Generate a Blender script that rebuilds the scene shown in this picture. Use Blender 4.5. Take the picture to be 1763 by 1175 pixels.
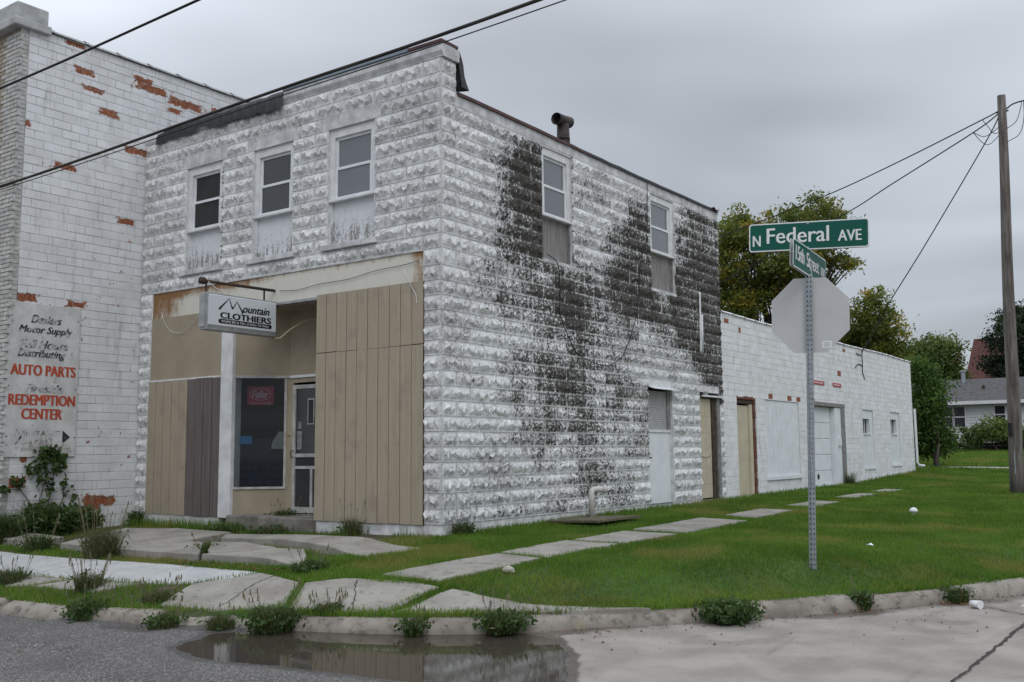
import bpy, math, random
import numpy as np
from mathutils import Matrix, Vector

random.seed(7); RNG = np.random.default_rng(11)
SC = bpy.context.scene
COL = SC.collection
for o in list(bpy.data.objects): bpy.data.objects.remove(o)

# ------------------------------------------------------------------ camera
CAM = np.array([8.354487, -10.087071, 0.947451])
MR = np.array([[0.8129268, 0.5823044, -0.00846169],
               [0.07138564, -0.08521669, 0.99380189],
               [-0.57797414, 0.80849224, 0.11084311]])   # right, up, forward
cam = bpy.data.cameras.new('camera'); cam_ob = bpy.data.objects.new('camera', cam); COL.objects.link(cam_ob)
cam.sensor_width = 36; cam.lens = 1718 / 1763 * 36; cam.clip_start = 0.1; cam.clip_end = 2000
cam_ob.matrix_world = Matrix([[MR[0][i], MR[1][i], -MR[2][i], CAM[i]] for i in range(3)] + [[0, 0, 0, 1]])
SC.camera = cam_ob
def project(P):
    q = (np.asarray(P, float) - CAM) @ MR.T
    return 881.5 + 1718 * q[..., 0] / q[..., 2], 587.5 - 1718 * q[..., 1] / q[..., 2], q[..., 2]

# ------------------------------------------------------------------ world, sun, exposure
SUN_DIR = Vector((0.50, -0.52, 0.69)).normalized()
w = bpy.data.worlds.new('World'); SC.world = w; w.use_nodes = True
nt = w.node_tree; nt.nodes.clear()
def wn(t, **k):
    n = nt.nodes.new(t)
    for a, b in k.items(): setattr(n, a, b)
    return n
out = wn('ShaderNodeOutputWorld'); bg = wn('ShaderNodeBackground'); nt.links.new(bg.outputs[0], out.inputs[0])
sky = wn('ShaderNodeTexSky', sky_type='NISHITA', sun_disc=False)
sky.sun_elevation = math.asin(SUN_DIR.z); sky.sun_rotation = math.atan2(SUN_DIR.x, SUN_DIR.y)
bg.inputs['Strength'].default_value = 0.1
tc = wn('ShaderNodeTexCoord'); sep = wn('ShaderNodeSeparateXYZ'); nt.links.new(tc.outputs['Generated'], sep.inputs[0])
def wm(op, a, b=None, c=None, clamp=False):
    n = wn('ShaderNodeMath', operation=op, use_clamp=clamp)
    for i, v in enumerate((a, b, c)):
        if v is None: continue
        if isinstance(v, (int, float)): n.inputs[i].default_value = v
        else: nt.links.new(v, n.inputs[i])
    return n.outputs[0]
zc = wm('MAXIMUM', sep.outputs['Z'], 0.0)
den = wm('ADD', zc, 0.16)
cx = wm('DIVIDE', sep.outputs['X'], den); cy = wm('DIVIDE', sep.outputs['Y'], den)
comb = wn('ShaderNodeCombineXYZ'); nt.links.new(cx, comb.inputs[0]); nt.links.new(cy, comb.inputs[1]); comb.inputs[2].default_value = 22.2
n1 = wn('ShaderNodeTexNoise'); n1.inputs['Scale'].default_value = 0.62; n1.inputs['Detail'].default_value = 3; n1.inputs['Roughness'].default_value = 0.5; n1.inputs['Distortion'].default_value = 0.4
nt.links.new(comb.outputs[0], n1.inputs['Vector'])
# CIE overcast luminance (brighter towards the zenith) broken up by cloud
cie = wm('MULTIPLY_ADD', zc, 2.9, 1.0)
cl = wm('MAXIMUM', wm('MULTIPLY_ADD', n1.outputs['Fac'], 2.1, -0.04), 0.45)
lum = wm('MULTIPLY', cie, cl)
lum = wm('MULTIPLY', lum, 3.0)
ccol = wn('ShaderNodeMix', data_type='RGBA', blend_type='MULTIPLY'); ccol.inputs[0].default_value = 1
ccol.inputs[6].default_value = (0.925, 0.985, 1.075, 1); nt.links.new(lum, ccol.inputs[7])
mx = wn('ShaderNodeMix', data_type='RGBA'); mx.inputs[0].default_value = 0.9
nt.links.new(sky.outputs[0], mx.inputs[6]); nt.links.new(ccol.outputs[2], mx.inputs[7])
nt.links.new(mx.outputs[2], bg.inputs['Color'])
sl = bpy.data.lights.new('sun', 'SUN'); sl.energy = 0.55; sl.angle = math.radians(28); sl.color = (1, 0.97, 0.93)
so = bpy.data.objects.new('sun', sl); COL.objects.link(so); so.location = (0, -20, 40)
so.rotation_euler = (-SUN_DIR).to_track_quat('-Z', 'Y').to_euler()
SC.render.engine = 'CYCLES'
SC.view_settings.view_transform = 'Standard'; SC.view_settings.look = 'None'
SC.view_settings.exposure = 0.35; SC.view_settings.gamma = 1.0; SC.view_settings.use_curve_mapping = False

# ------------------------------------------------------------------ material kit
class NB:
    def __init__(s, name):
        s.m = bpy.data.materials.new(name); s.m.use_nodes = True; s.t = s.m.node_tree; s.t.nodes.clear()
        s.o = s.t.nodes.new('ShaderNodeOutputMaterial'); s._pos = None; s._xyz = None
    def n(s, t, **k):
        n = s.t.nodes.new(t)
        for a, b in k.items(): setattr(n, a, b)
        return n
    def put(s, sock, v):
        if v is None: return
        if hasattr(v, 'is_output') or hasattr(v, 'links'): s.t.links.new(v, sock)
        elif isinstance(v, (tuple, list)):
            sock.default_value = tuple(v) + (1,) if (len(v) == 3 and sock.type == 'RGBA') else tuple(v)
        else: sock.default_value = v
    def math(s, op, a, b=None, c=None, clamp=False):
        n = s.n('ShaderNodeMath', operation=op, use_clamp=clamp)
        for i, v in enumerate((a, b, c)): s.put(n.inputs[i], v)
        return n.outputs[0]
    def pos(s):
        if s._pos is None: s._pos = s.n('ShaderNodeNewGeometry').outputs['Position']
        return s._pos
    def xyz(s):
        if s._xyz is None:
            n = s.n('ShaderNodeSeparateXYZ'); s.put(n.inputs[0], s.pos()); s._xyz = n.outputs
        return s._xyz
    def vec(s, a, b, c):
        n = s.n('ShaderNodeCombineXYZ')
        for i, v in enumerate((a, b, c)): s.put(n.inputs[i], v)
        return n.outputs[0]
    def scale(s, v, k):
        n = s.n('ShaderNodeVectorMath', operation='MULTIPLY'); s.put(n.inputs[0], v); s.put(n.inputs[1], k); return n.outputs[0]
    def noise(s, scale, detail=4, rough=0.55, vec=None, dist=0.0, out='Fac'):
        n = s.n('ShaderNodeTexNoise'); s.put(n.inputs['Vector'], vec if vec is not None else s.pos())
        n.inputs['Scale'].default_value = scale; n.inputs['Detail'].default_value = detail
        n.inputs['Roughness'].default_value = rough; n.inputs['Distortion'].default_value = dist
        return n.outputs[out]
    def ramp(s, v, a, b, lo=0.0, hi=1.0):
        n = s.n('ShaderNodeMapRange'); n.interpolation_type = 'SMOOTHSTEP'
        s.put(n.inputs[0], v); s.put(n.inputs[1], a); s.put(n.inputs[2], b); s.put(n.inputs[3], lo); s.put(n.inputs[4], hi)
        return n.outputs[0]
    def mix(s, f, a, b, mode='MIX'):
        n = s.n('ShaderNodeMix', data_type='RGBA', blend_type=mode)
        s.put(n.inputs[0], f); s.put(n.inputs[6], a); s.put(n.inputs[7], b); return n.outputs[2]
    def blob(s, u, v, cu, cv, ru, rv):
        a = s.math('DIVIDE', s.math('SUBTRACT', u, cu), ru); b = s.math('DIVIDE', s.math('SUBTRACT', v, cv), rv)
        d = s.math('ADD', s.math('MULTIPLY', a, a), s.math('MULTIPLY', b, b))
        return s.math('SUBTRACT', 1.0, d, clamp=True)
    def attr(s, name):
        n = s.n('ShaderNodeAttribute', attribute_name=name); return n.outputs['Fac']
    def rnd(s): return s.n('ShaderNodeObjectInfo').outputs['Random']
    def bump(s, h, strength=0.4, dist=0.01):
        n = s.n('ShaderNodeBump'); n.inputs['Strength'].default_value = strength; n.inputs['Distance'].default_value = dist
        s.put(n.inputs['Height'], h); return n.outputs[0]
    def bsdf(s, col, rough=0.8, normal=None, metal=0.0, spec=0.3, **k):
        n = s.n('ShaderNodeBsdfPrincipled')
        s.put(n.inputs['Base Color'], col); s.put(n.inputs['Roughness'], rough); s.put(n.inputs['Metallic'], metal)
        s.put(n.inputs['Specular IOR Level'], spec); s.put(n.inputs['Normal'], normal)
        for a, b in k.items(): s.put(n.inputs[a.replace('_', ' ')], b)
        s.t.links.new(n.outputs[0], s.o.inputs[0]); return n
def simple(name, col, rough=0.7, var=0.25, scale=6.0, metal=0.0, spec=0.3, bump=0.2, grime=None):
    b = NB(name); nz = b.noise(scale, 6); f = b.noise(scale * 9, 3)
    c = b.mix(b.ramp(nz, .3, .7), tuple(x * (1 - var) for x in col), tuple(min(1, x * (1 + var * .6)) for x in col))
    if grime: c = b.mix(b.ramp(b.noise(scale * 1.7, 8, .65), grime[0], grime[0] + .18), c, grime[1])
    b.bsdf(c, rough, b.bump(f, bump, .004), metal, spec); return b.m

M = {}
# rock-face blocks, white paint with grey weathering and black mould
def block_mat(name, side):
    b = NB(name); X, Y, Z = b.xyz()
    u = Y if side else X
    row = b.math('FLOOR', b.math('DIVIDE', b.math('SUBTRACT', Z, .024), .2023))
    colf = b.math('FLOOR', b.math('ADD', b.math('DIVIDE', u, .604), b.math('MULTIPLY', b.math('MODULO', row, 2.0), .5)))
    wnz = b.n('ShaderNodeTexWhiteNoise', noise_dimensions='2D'); b.put(wnz.inputs['Vector'], b.vec(row, colf, 0)); per = wnz.outputs['Value']
    fine = b.noise(55, 6, .7); mid = b.noise(9, 6, .65); streak = b.noise(1, 5, .6, vec=b.scale(b.pos(), (14, 14, 2.2)))
    big = b.noise(1.3, 4, .6)
    sp = b.noise(21, 6, .72); base = b.mix(b.ramp(mid, .35, .7), (.62, .63, .635), (.84, .85, .855))
    base = b.mix(b.math('MULTIPLY', per, .30), base, (.46, .46, .445))
    # grey weathering that eats through the paint in flecks
    fl = b.math('ADD', b.math('MULTIPLY', sp, .65), b.math('ADD', b.math('MULTIPLY', mid, .25), b.math('MULTIPLY', big, .2)))
    fl = b.math('ADD', fl, b.math('MULTIPLY', b.math('SUBTRACT', per, .5), .08))
    fleck = b.ramp(fl, .53, .66)
    base = b.mix(b.math('MULTIPLY', fleck, .62 if side else .50), base, (.20, .195, .185) if side else (.24, .235, .22))
    if side:
        m = None
        for cu, cv, ru, rv, k in ((1.95, 4.75, 1.05, 1.35, .85), (2.1, 4.9, .6, .9, .7), (8.1, 4.4, 1.7, 2.3, 1.2), (8.6, 3.0, 1.1, 1.6, .9), (8.6, 2.4, .8, .7, .5),
                                  (5.3, 4.2, 1.2, 1.2, .85), (5.55, 4.9, .6, .9, .55), (2.4, 3.5, 2.0, 1.0, .45), (4.6, 3.4, 2.6, 1.0, .36), (2.6, 2.5, 2.2, 1.1, .32), (3.8, 1.7, 2.7, 1.3, .28),
                                  (7.0, 3.4, 1.7, 1.1, .60), (3.8, .25, 1.9, .5, .42), (1.3, .1, 1.1, .35, .38), (3.6, 2.8, 4.0, 3.4, .28), (4.2, 1.0, 4.4, 1.6, .20), (3.9, 5.3, 1.2, .5, .25)):
            q = b.math('MULTIPLY', b.blob(u, Z, cu, cv, ru, rv), k)
            m = q if m is None else b.math('ADD', m, q)
        m = b.math('MINIMUM', m, 1.08)
        t = b.math('ADD', b.math('MULTIPLY', m, .62), b.math('MULTIPLY', b.math('SUBTRACT', per, .5), .20))
        t = b.math('ADD', t, b.math('MULTIPLY', b.math('SUBTRACT', streak, .5), .70))
        t = b.math('ADD', t, b.math('MULTIPLY', b.math('SUBTRACT', fine, .5), .6))
        t = b.math('ADD', t, b.math('MULTIPLY', b.math('SUBTRACT', b.noise(24, 5, .7), .5), 1.9))
        t = b.math('ADD', t, b.math('MULTIPLY', b.math('SUBTRACT', big, .5), .35))
        fv = b.math('FRACT', b.math('DIVIDE', b.math('SUBTRACT', Z, .024), .2023)); fu = b.math('FRACT', b.math('ADD', b.math('DIVIDE', u, .604), b.math('MULTIPLY', b.math('MODULO', row, 2.0), .5)))
        face = b.math('MULTIPLY', b.math('MULTIPLY', b.ramp(fv, .03, .12), b.ramp(fv, .98, .90)), b.math('MULTIPLY', b.ramp(fu, .012, .04), b.ramp(fu, .988, .96)))
        t = b.math('SUBTRACT', t, b.math('MULTIPLY', b.math('SUBTRACT', 1.0, face), .24))
        mould = b.math('MULTIPLY', b.ramp(t, .24, .54), .95)
        base = b.mix(mould, base, b.mix(mid, (.022, .019, .015), (.050, .043, .034)))
    else:
        t = b.math('ADD', b.math('MULTIPLY', streak, .5), b.math('MULTIPLY', fine, .5))
        base = b.mix(b.math('MULTIPLY', b.ramp(t, .52, .68), .6), base, (.13, .125, .115))
    b.bsdf(base, .85, b.bump(b.math('ADD', fine, b.math('MULTIPLY', mid, 1.5)), .55, .012)); return b.m
M['block_side'] = block_mat('mouldy_block_paint', True); M['block_front'] = block_mat('weathered_block_paint', False)
def mortar_mat():
    b = NB('painted_mortar'); Z = b.xyz()[2]
    c = b.mix(b.ramp(b.noise(7, 5), .35, .7), (.50, .50, .495), (.74, .745, .75)); b.bsdf(c, .9, b.bump(b.noise(60, 3), .3, .004)); return b.m
M['mortar'] = mortar_mat()
def smooth_stone():
    b = NB('smooth_painted_stone'); st = b.noise(1, 5, .6, vec=b.scale(b.pos(), (9, 9, 1.5)))
    c = b.mix(b.ramp(b.noise(5, 6), .35, .7), (.44, .445, .45), (.68, .69, .70))
    c = b.mix(b.math('MULTIPLY', b.ramp(b.math('ADD', b.math('MULTIPLY', st, .6), b.math('MULTIPLY', b.noise(30, 5, .7), .4)), .54, .68), .6), c, (.14, .13, .115))
    b.bsdf(c, .85, b.bump(b.noise(40, 4), .3, .006)); return b.m
M['stone'] = smooth_stone()
# painted clay tile, spalled to orange in places.  axis 'Y' for both tile walls
def tile_mat(name, spots, white, chip):
    b = NB(name); X, Y, Z = b.xyz()
    n = b.noise(8, 7, .7); fine = b.noise(40, 5, .65); big = b.noise(1.1, 3, .5)
    row = b.math('FLOOR', b.math('DIVIDE', Z, .138)); cf = b.math('FLOOR', b.math('ADD', b.math('DIVIDE', Y, .305), b.math('MULTIPLY', b.math('MODULO', row, 2.), .5)))
    wz = b.n('ShaderNodeTexWhiteNoise', noise_dimensions='2D'); b.put(wz.inputs['Vector'], b.vec(row, cf, 0))
    c = b.mix(b.ramp(b.noise(3.5, 6), .3, .7), tuple(x * .86 for x in white), white)
    c = b.mix(b.math('MULTIPLY', wz.outputs['Value'], .25), c, (.52, .515, .49))
    c = b.mix(b.math('MULTIPLY', b.ramp(fine, .60, .72), .35), c, (.25, .25, .25))
    grime = b.noise(1, 6, .65, vec=b.scale(b.pos(), (6, 6, 1.3)))
    c = b.mix(b.math('MULTIPLY', b.ramp(grime, .54, .72), .42), c, (.22, .215, .20))
    mk = b.ramp(b.math('ADD', n, b.math('MULTIPLY', big, .35)), chip, chip + .03)
    for cu, cv, ru, rv in spots:
        q = b.math('SUBTRACT', 1.0, b.math('MAXIMUM', b.math('ABSOLUTE', b.math('DIVIDE', b.math('SUBTRACT', Y, cu), ru)), b.math('ABSOLUTE', b.math('DIVIDE', b.math('SUBTRACT', Z, cv), rv)))); mk = b.math('MAXIMUM', mk, b.ramp(b.math('ADD', b.math('MULTIPLY', b.math('MAXIMUM', q, -1.0), .8), b.math('MULTIPLY', b.math('SUBTRACT', b.noise(13, 6, .75), .5), 2.2)), .0, .06))
    oc = b.mix(b.ramp(b.noise(25, 5), .3, .7), (.17, .055, .028), (.34, .125, .062))
    c = b.mix(mk, c, oc)
    b.bsdf(c, .75, b.bump(b.math('ADD', fine, b.math('MULTIPLY', mk, -1.2)), .4, .008)); return b.m
M['tile'] = tile_mat('painted_clay_tile', [(.05, 7.36, .34, .07), (.75, 7.28, .38, .075), (-1.22, 7.29, .17, .06), (-.12, 7.46, .2, .055), (-1.4, 7.7, .18, .05), (-2.2, 6.15, .13, .055),
            (-.22, 6.17, .22, .06), (-.8, .2, .16, .12), (-.55, .22, .15, .08), (-2.1, .55, .2, .08), (-1.95, .9, .06, .06), (-2.05, 3.4, .22, .07), (-1.2, 3.38, .16, .05), (-1.05, 7.02, .2, .05), (-.75, 6.7, .16, .06), (.55, 7.1, .15, .05), (1.4, 7.33, .1, .06), (-1.5, 5.6, .2, .05), (-.35, 4.9, .16, .05)],
            (.74, .755, .77), .835)
M['tile_back'] = tile_mat('painted_back_tile', [], (.80, .81, .82), .99)
M['tile_mortar'] = simple('patchy_tile_joint', (.50, .50, .50), .9, .6, 2.2)
M['tile_mortar_back'] = simple('pale_tile_joint', (.66, .67, .68), .9, .2, 8)
M['orange'] = simple('bare_orange_tile', (.27, .105, .055), .85, .35, 20)
M['buff_brick'] = simple('buff_face_brick', (.36, .31, .24), .85, .3, 9, grime=(.58, (.16, .14, .12)))
M['grey_brick'] = simple('grey_painted_brick', (.50, .49, .47), .85, .25, 9, grime=(.6, (.2, .19, .18)))
M['concrete_cap'] = simple('cast_concrete_cap', (.42, .43, .43), .9, .25, 4, grime=(.6, (.2, .2, .2)))
M['white_trim'] = simple('white_trim_paint', (.68, .69, .70), .55, .14, 5, grime=(.66, (.30, .29, .28)))
M['white_vinyl'] = simple('white_vinyl', (.72, .74, .76), .45, .08, 5)
M['flash_grey'] = simple('blue_grey_flashing', (.19, .24, .29), .45, .2, 3, spec=.5)
M['flash_brown'] = simple('oxide_brown_flashing', (.085, .040, .038), .6, .3, 6)
M['tar'] = simple('black_tar_sheet', (.022, .023, .026), .6, .4, 8, spec=.5)
M['rust_pipe'] = simple('sooty_rusty_steel', (.045, .032, .030), .7, .45, 9, spec=.4)
M['black'] = simple('black_cable', (.015, .015, .017), .6, .2, 8)
M['galv'] = simple('galvanised_steel', (.33, .36, .39), .45, .15, 12, metal=.5, spec=.5)
M['sign_back'] = simple('bare_aluminium_sign_back', (.52, .525, .53), .5, .07, 2, metal=.2, spec=.4)
M['sign_white'] = simple('reflective_white', (.74, .77, .77), .45, .03, 2)
M['sign_green'] = simple('reflective_green', (.002, .088, .066), .5, .07, 2, spec=.25)
M['red_paint'] = simple('red_lettering', (.48, .085, .045), .6, .15, 14)
M['sign_red'] = simple('red_notice', (.42, .05, .06), .5, .1, 8)
M['black_letter'] = simple('black_letter_vinyl', (.012, .012, .016), .45, .1, 8)
M['pvc'] = simple('grey_white_pvc', (.56, .55, .53), .5, .15, 8, grime=(.62, (.28, .26, .24)))
M['cream_door'] = simple('cream_door_paint', (.52, .46, .34), .5, .1, 3, grime=(.68, (.33, .28, .20)))
M['white_door'] = simple('white_door_paint', (.70, .735, .76), .55, .07, 3, grime=(.70, (.30, .28, .26)))
M['jamb'] = simple('dark_rotten_jamb', (.065, .048, .036), .9, .5, 12)
M['grey_wood'] = simple('grey_weathered_wood', (.24, .235, .23), .9, .35, 10)
M['brick_red'] = simple('bare_brick_jamb', (.16, .065, .045), .9, .4, 22)
def wood(name, c1, c2, axis=(26, 26, 1.2)):
    b = NB(name); g = b.noise(1, 7, .65, vec=b.scale(b.pos(), axis)); f = b.noise(70, 3)
    c = b.mix(b.ramp(g, .35, .68), c1, c2); c = b.mix(b.math('MULTIPLY', b.ramp(b.noise(2.3, 6, .65), .50, .72), .38), c, tuple(x * .55 for x in c1)); c = b.mix(b.math('MULTIPLY', b.ramp(b.noise(30, 4, .7), .62, .70), .4), c, tuple(x * .5 for x in c1))
    b.bsdf(c, .85, b.bump(g, .35, .005)); return b.m
M['ply_grey'] = wood('bare_grey_plywood', (.17, .155, .15), (.30, .29, .285))
M['tan_panel'] = wood('tan_painted_siding', (.335, .285, .215), (.385, .330, .252), (40, 40, 1.5))
M['purple_panel'] = wood('faded_purple_brown_siding', (.115, .096, .092), (.165, .140, .134), (40, 40, 1.2))
M['tan_plain'] = simple('tan_plain_paint', (.335, .285, .210), .75, .10, 3, grime=(.66, (.22, .18, .13)))
M['pole_wood'] = wood('weathered_pole_wood', (.085, .073, .065), (.22, .20, .185), (16, 16, .5))
def peel(name):
    b = NB(name); Z = b.xyz()[2]
    s = b.math('ADD', b.math('MULTIPLY', b.noise(1, 7, .75, vec=b.scale(b.pos(), (20, 20, 3.2))), .7), b.math('MULTIPLY', b.noise(28, 4), .3)); lo = b.ramp(Z, 3.95, 4.5, .12, 0)
    m = b.ramp(b.math('ADD', s, lo), .56, .66)
    c = b.mix(m, b.mix(b.noise(6, 4), (.55, .57, .60), (.72, .74, .77)), (.24, .225, .215))
    b.bsdf(c, .8, b.bump(m, .25, .004)); return b.m
M['ply_peel'] = peel('peeling_white_plywood')
def rustbeam():
    b = NB('rusting_white_steel_beam'); X, Y, Z = b.xyz()
    s = b.noise(1, 6, .65, vec=b.scale(b.pos(), (7, 7, 2.2))); f = b.noise(35, 5, .7)
    m = b.math('MULTIPLY', b.blob(X, Z, -6.2, 3.5, .9, .7), .9)
    m = b.math('ADD', m, b.math('MULTIPLY', b.blob(X, Z, -.33, 3.45, .25, .5), .75)); m = b.math('ADD', m, b.math('MULTIPLY', b.ramp(Z, 3.5, 3.68), .55))
    m = b.math('ADD', m, b.math('MULTIPLY', b.blob(X, Z, -4.6, 3.6, 1.4, .18), .5))
    t = b.math('ADD', b.math('MULTIPLY', m, .55), b.math('ADD', b.math('MULTIPLY', b.math('SUBTRACT', s, .5), 1.0), b.math('MULTIPLY', b.math('SUBTRACT', f, .5), .5)))
    r = b.ramp(t, .14, .56)
    c = b.mix(r, b.mix(s, (.56, .54, .465), (.70, .69, .62)), b.mix(f, (.15, .072, .03), (.34, .19, .085)))
    b.bsdf(c, .7, b.bump(f, .2, .003)); return b.m
M['beam'] = rustbeam()
def glass_dark(name, col, rough=.06):
    b = NB(name); n = b.noise(.9, 2); b.bsdf(b.mix(n, tuple(x * .6 for x in col), col), b.ramp(b.noise(5, 4), .3, .8, rough, rough + .10), b.bump(b.noise(1.6, 2), .02, .02), 0, .55); return b.m
M['pane'] = glass_dark('old_window_glass', (.045, .050, .055)); M['pane_sky'] = glass_dark('glass_with_painted_sky', (.19, .205, .225), .10); M['screen'] = simple('grey_insect_screen', (.035, .036, .038), .8, .15, 4)  # blue-grey base colour of the paler pane paints in reflected sky
def clear_glass():
    b = NB('shop_glass'); g = b.n('ShaderNodeBsdfGlossy'); g.inputs['Roughness'].default_value = .03; g.inputs['Color'].default_value = (.85, .9, .95, 1)
    t = b.n('ShaderNodeBsdfTransparent'); t.inputs[0].default_value = (.62, .66, .68, 1)
    fr = b.n('ShaderNodeFresnel'); fr.inputs[0].default_value = 1.5; mxs = b.n('ShaderNodeMixShader')
    b.put(mxs.inputs[0], fr.outputs[0]); b.t.links.new(t.outputs[0], mxs.inputs[1]); b.t.links.new(g.outputs[0], mxs.inputs[2]); b.t.links.new(mxs.outputs[0], b.o.inputs[0]); return b.m
M['shop_glass'] = clear_glass()
M['curtain'] = simple('navy_curtain', (.022, .045, .085), .9, .3, 5)
M['blue_paper'] = simple('sky_blue_paper', (.06, .30, .58), .7, .05, 5)
M['cream_cloth'] = simple('pale_cloth', (.45, .47, .43), .85, .1, 12)
M['pink_sign'] = simple('crimson_poster', (.40, .035, .085), .6, .08, 9)
M['dark_in'] = simple('dark_interior', (.015, .016, .017), .9, .2, 3)
M['beige_box'] = simple('beige_plastic', (.36, .31, .20), .5, .1, 10)
M['lightbox'] = simple('milky_acrylic', (.62, .66, .70), .35, .06, 2, spec=.5, grime=(.72, (.42, .42, .40)))
M['alum'] = simple('dull_aluminium', (.36, .37, .38), .45, .2, 8, metal=.4, spec=.4)
M['rust_dark'] = simple('dark_rusty_pipe', (.060, .038, .028), .75, .4, 18)
def faded_board():
    b = NB('faded_white_signboard'); s = b.noise(4, 6, .6); X, Y, Z = b.xyz()
    c = b.mix(b.ramp(s, .35, .7), (.50, .50, .49), (.64, .64, .635))
    t = b.math('ADD', b.noise(7, 6, .65), b.math('MULTIPLY', b.blob(Y, Z, -1.7, 1.1, .55, .14), .16))
    c = b.mix(b.math('MULTIPLY', b.ramp(t, .62, .68), .7), c, (.30, .275, .26)); b.bsdf(c, .7, b.bump(s, .1, .003)); return b.m
M['board'] = faded_board()
def faded_ink():
    b = NB('worn_black_sign_paint'); t = b.noise(9, 6, .65); b.bsdf(b.mix(b.ramp(t, .50, .62), (.035, .035, .04), (.50, .50, .49)), .7); return b.m
M['ink'] = faded_ink()
def faint_ink():
    b = NB('almost_gone_sign_paint'); t = b.noise(11, 6, .65); b.bsdf(b.mix(b.ramp(t, .42, .54), (.06, .06, .065), (.54, .54, .53)), .7); return b.m
M['faint_ink'] = faint_ink()
# ground materials
def slab_mat(name, c1, c2):
    b = NB(name); n = b.noise(2.2, 6, .6); f = b.noise(90, 4, .7); m = b.noise(14, 5)
    c = b.mix(b.ramp(n, .3, .7), c1, c2); c = b.mix(b.math('MULTIPLY', b.ramp(f, .55, .7), .25), c, tuple(x * .6 for x in c1))
    c = b.mix(b.math('MULTIPLY', b.ramp(m, .54, .70), .5), c, tuple(x * .55 for x in c1)); c = b.mix(b.math('MULTIPLY', b.ramp(b.noise(5, 6, .7), .56, .66), .4), c, tuple(x * .62 for x in c1)); b.bsdf(c, .88, b.bump(f, .3, .004)); return b.m
M['slab'] = slab_mat('old_sidewalk_concrete', (.215, .200, .175), (.315, .297, .265)); M['slab_new'] = slab_mat('new_white_concrete', (.36, .365, .365), (.45, .455, .455))
def curb_mat():
    b = NB('weathered_curb'); n = b.noise(3, 6, .6); f = b.noise(60, 5, .7); m = b.noise(9, 6, .7)
    c = b.mix(b.ramp(n, .3, .7), (.17, .15, .125), (.29, .265, .23)); c = b.mix(b.math('MULTIPLY', b.ramp(m, .50, .64), .7), c, (.085, .072, .06))
    c = b.mix(b.math('MULTIPLY', b.ramp(b.noise(2.1, 4), .62, .72), .35), c, (.33, .26, .12)); b.bsdf(c, .9, b.bump(b.math('ADD', f, m), .5, .010)); return b.m
M['curb'] = curb_mat()
def road_mat():
    b = NB('asphalt_and_concrete_road'); wet = b.attr('wet'); conc = b.attr('conc')
    v = b.n('ShaderNodeTexVoronoi'); b.put(v.inputs['Vector'], b.pos()); v.inputs['Scale'].default_value = 85
    wz = b.n('ShaderNodeTexWhiteNoise', noise_dimensions='3D'); b.put(wz.inputs['Vector'], v.outputs['Position'])
    n = b.noise(2.0, 5); f = b.noise(120, 4, .7); m = b.noise(7, 6, .65)
    a = b.mix(b.ramp(wz.outputs['Value'], .55, 1.0), (.090, .085, .082), (.255, .245, .235)); a = b.mix(b.math('MULTIPLY', b.ramp(n, .35, .7), .35), a, (.064, .060, .057))
    k = b.mix(b.ramp(n, .3, .7), (.235, .212, .188), (.335, .305, .272)); k = b.mix(b.math('MULTIPLY', b.ramp(f, .50, .66), .45), k, (.14, .13, .12)); k = b.mix(b.math('MULTIPLY', b.ramp(b.noise(33, 5, .75), .60, .68), .5), k, (.12, .10, .09))
    smear = b.noise(1, 5, .6, vec=b.scale(b.pos(), (1.6, .7, 1)), dist=1.0)
    k = b.mix(b.math('MULTIPLY', b.ramp(smear, .52, .68), .45), k, (.13, .105, .095))
    c = b.mix(b.ramp(b.math('ADD', conc, b.math('MULTIPLY', b.math('SUBTRACT', m, .5), .5)), .42, .58), a, k)
    wm_ = b.ramp(b.math('ADD', wet, b.math('MULTIPLY', b.math('SUBTRACT', m, .5), .55)), .38, .62)
    c = b.mix(b.math('MULTIPLY', wm_, b.math('MULTIPLY_ADD', conc, .38, .50)), c, b.mix(conc, (.038, .036, .036), b.mix(b.ramp(m, .35, .65), (.060, .048, .038), (.095, .078, .062))))
    r = b.math('MULTIPLY_ADD', wm_, -.45, .88); h = b.math('MULTIPLY', b.math('ADD', v.outputs['Distance'], f), b.math('SUBTRACT', 1.0, b.math('MULTIPLY', conc, .75)))
    b.bsdf(c, r, b.bump(h, .55, .006)); return b.m
M['road'] = road_mat()
def water():
    b = NB('puddle_water'); b.bsdf((.050, .042, .033), .04, b.bump(b.noise(7, 2), .015, .01), 0, .5, IOR=1.33); return b.m
M['water'] = water()
def earth():
    b = NB('lawn_soil'); n = b.noise(1.2, 5); m = b.noise(18, 5, .65); g = b.attr('green')
    dirt = b.mix(b.ramp(m, .35, .7), (.050, .038, .026), (.11, .088, .062)); gr = b.mix(b.ramp(b.math('ADD', b.math('MULTIPLY', n, .5), b.math('MULTIPLY', m, .5)), .4, .62), (.026, .055, .011), (.055, .100, .022))
    b.bsdf(b.mix(g, dirt, gr), .95, b.bump(m, .5, .02)); return b.m
M['earth'] = earth()
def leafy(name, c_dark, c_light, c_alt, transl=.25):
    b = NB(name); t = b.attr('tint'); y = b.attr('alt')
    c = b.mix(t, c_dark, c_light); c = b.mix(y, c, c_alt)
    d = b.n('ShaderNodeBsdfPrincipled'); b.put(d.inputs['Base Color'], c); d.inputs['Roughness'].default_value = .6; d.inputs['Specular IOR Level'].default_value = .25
    tr = b.n('ShaderNodeBsdfTranslucent'); b.put(tr.inputs[0], c); ms = b.n('ShaderNodeMixShader'); ms.inputs[0].default_value = transl
    b.t.links.new(d.outputs[0], ms.inputs[1]); b.t.links.new(tr.outputs[0], ms.inputs[2]); b.t.links.new(ms.outputs[0], b.o.inputs[0]); return b.m
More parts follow.
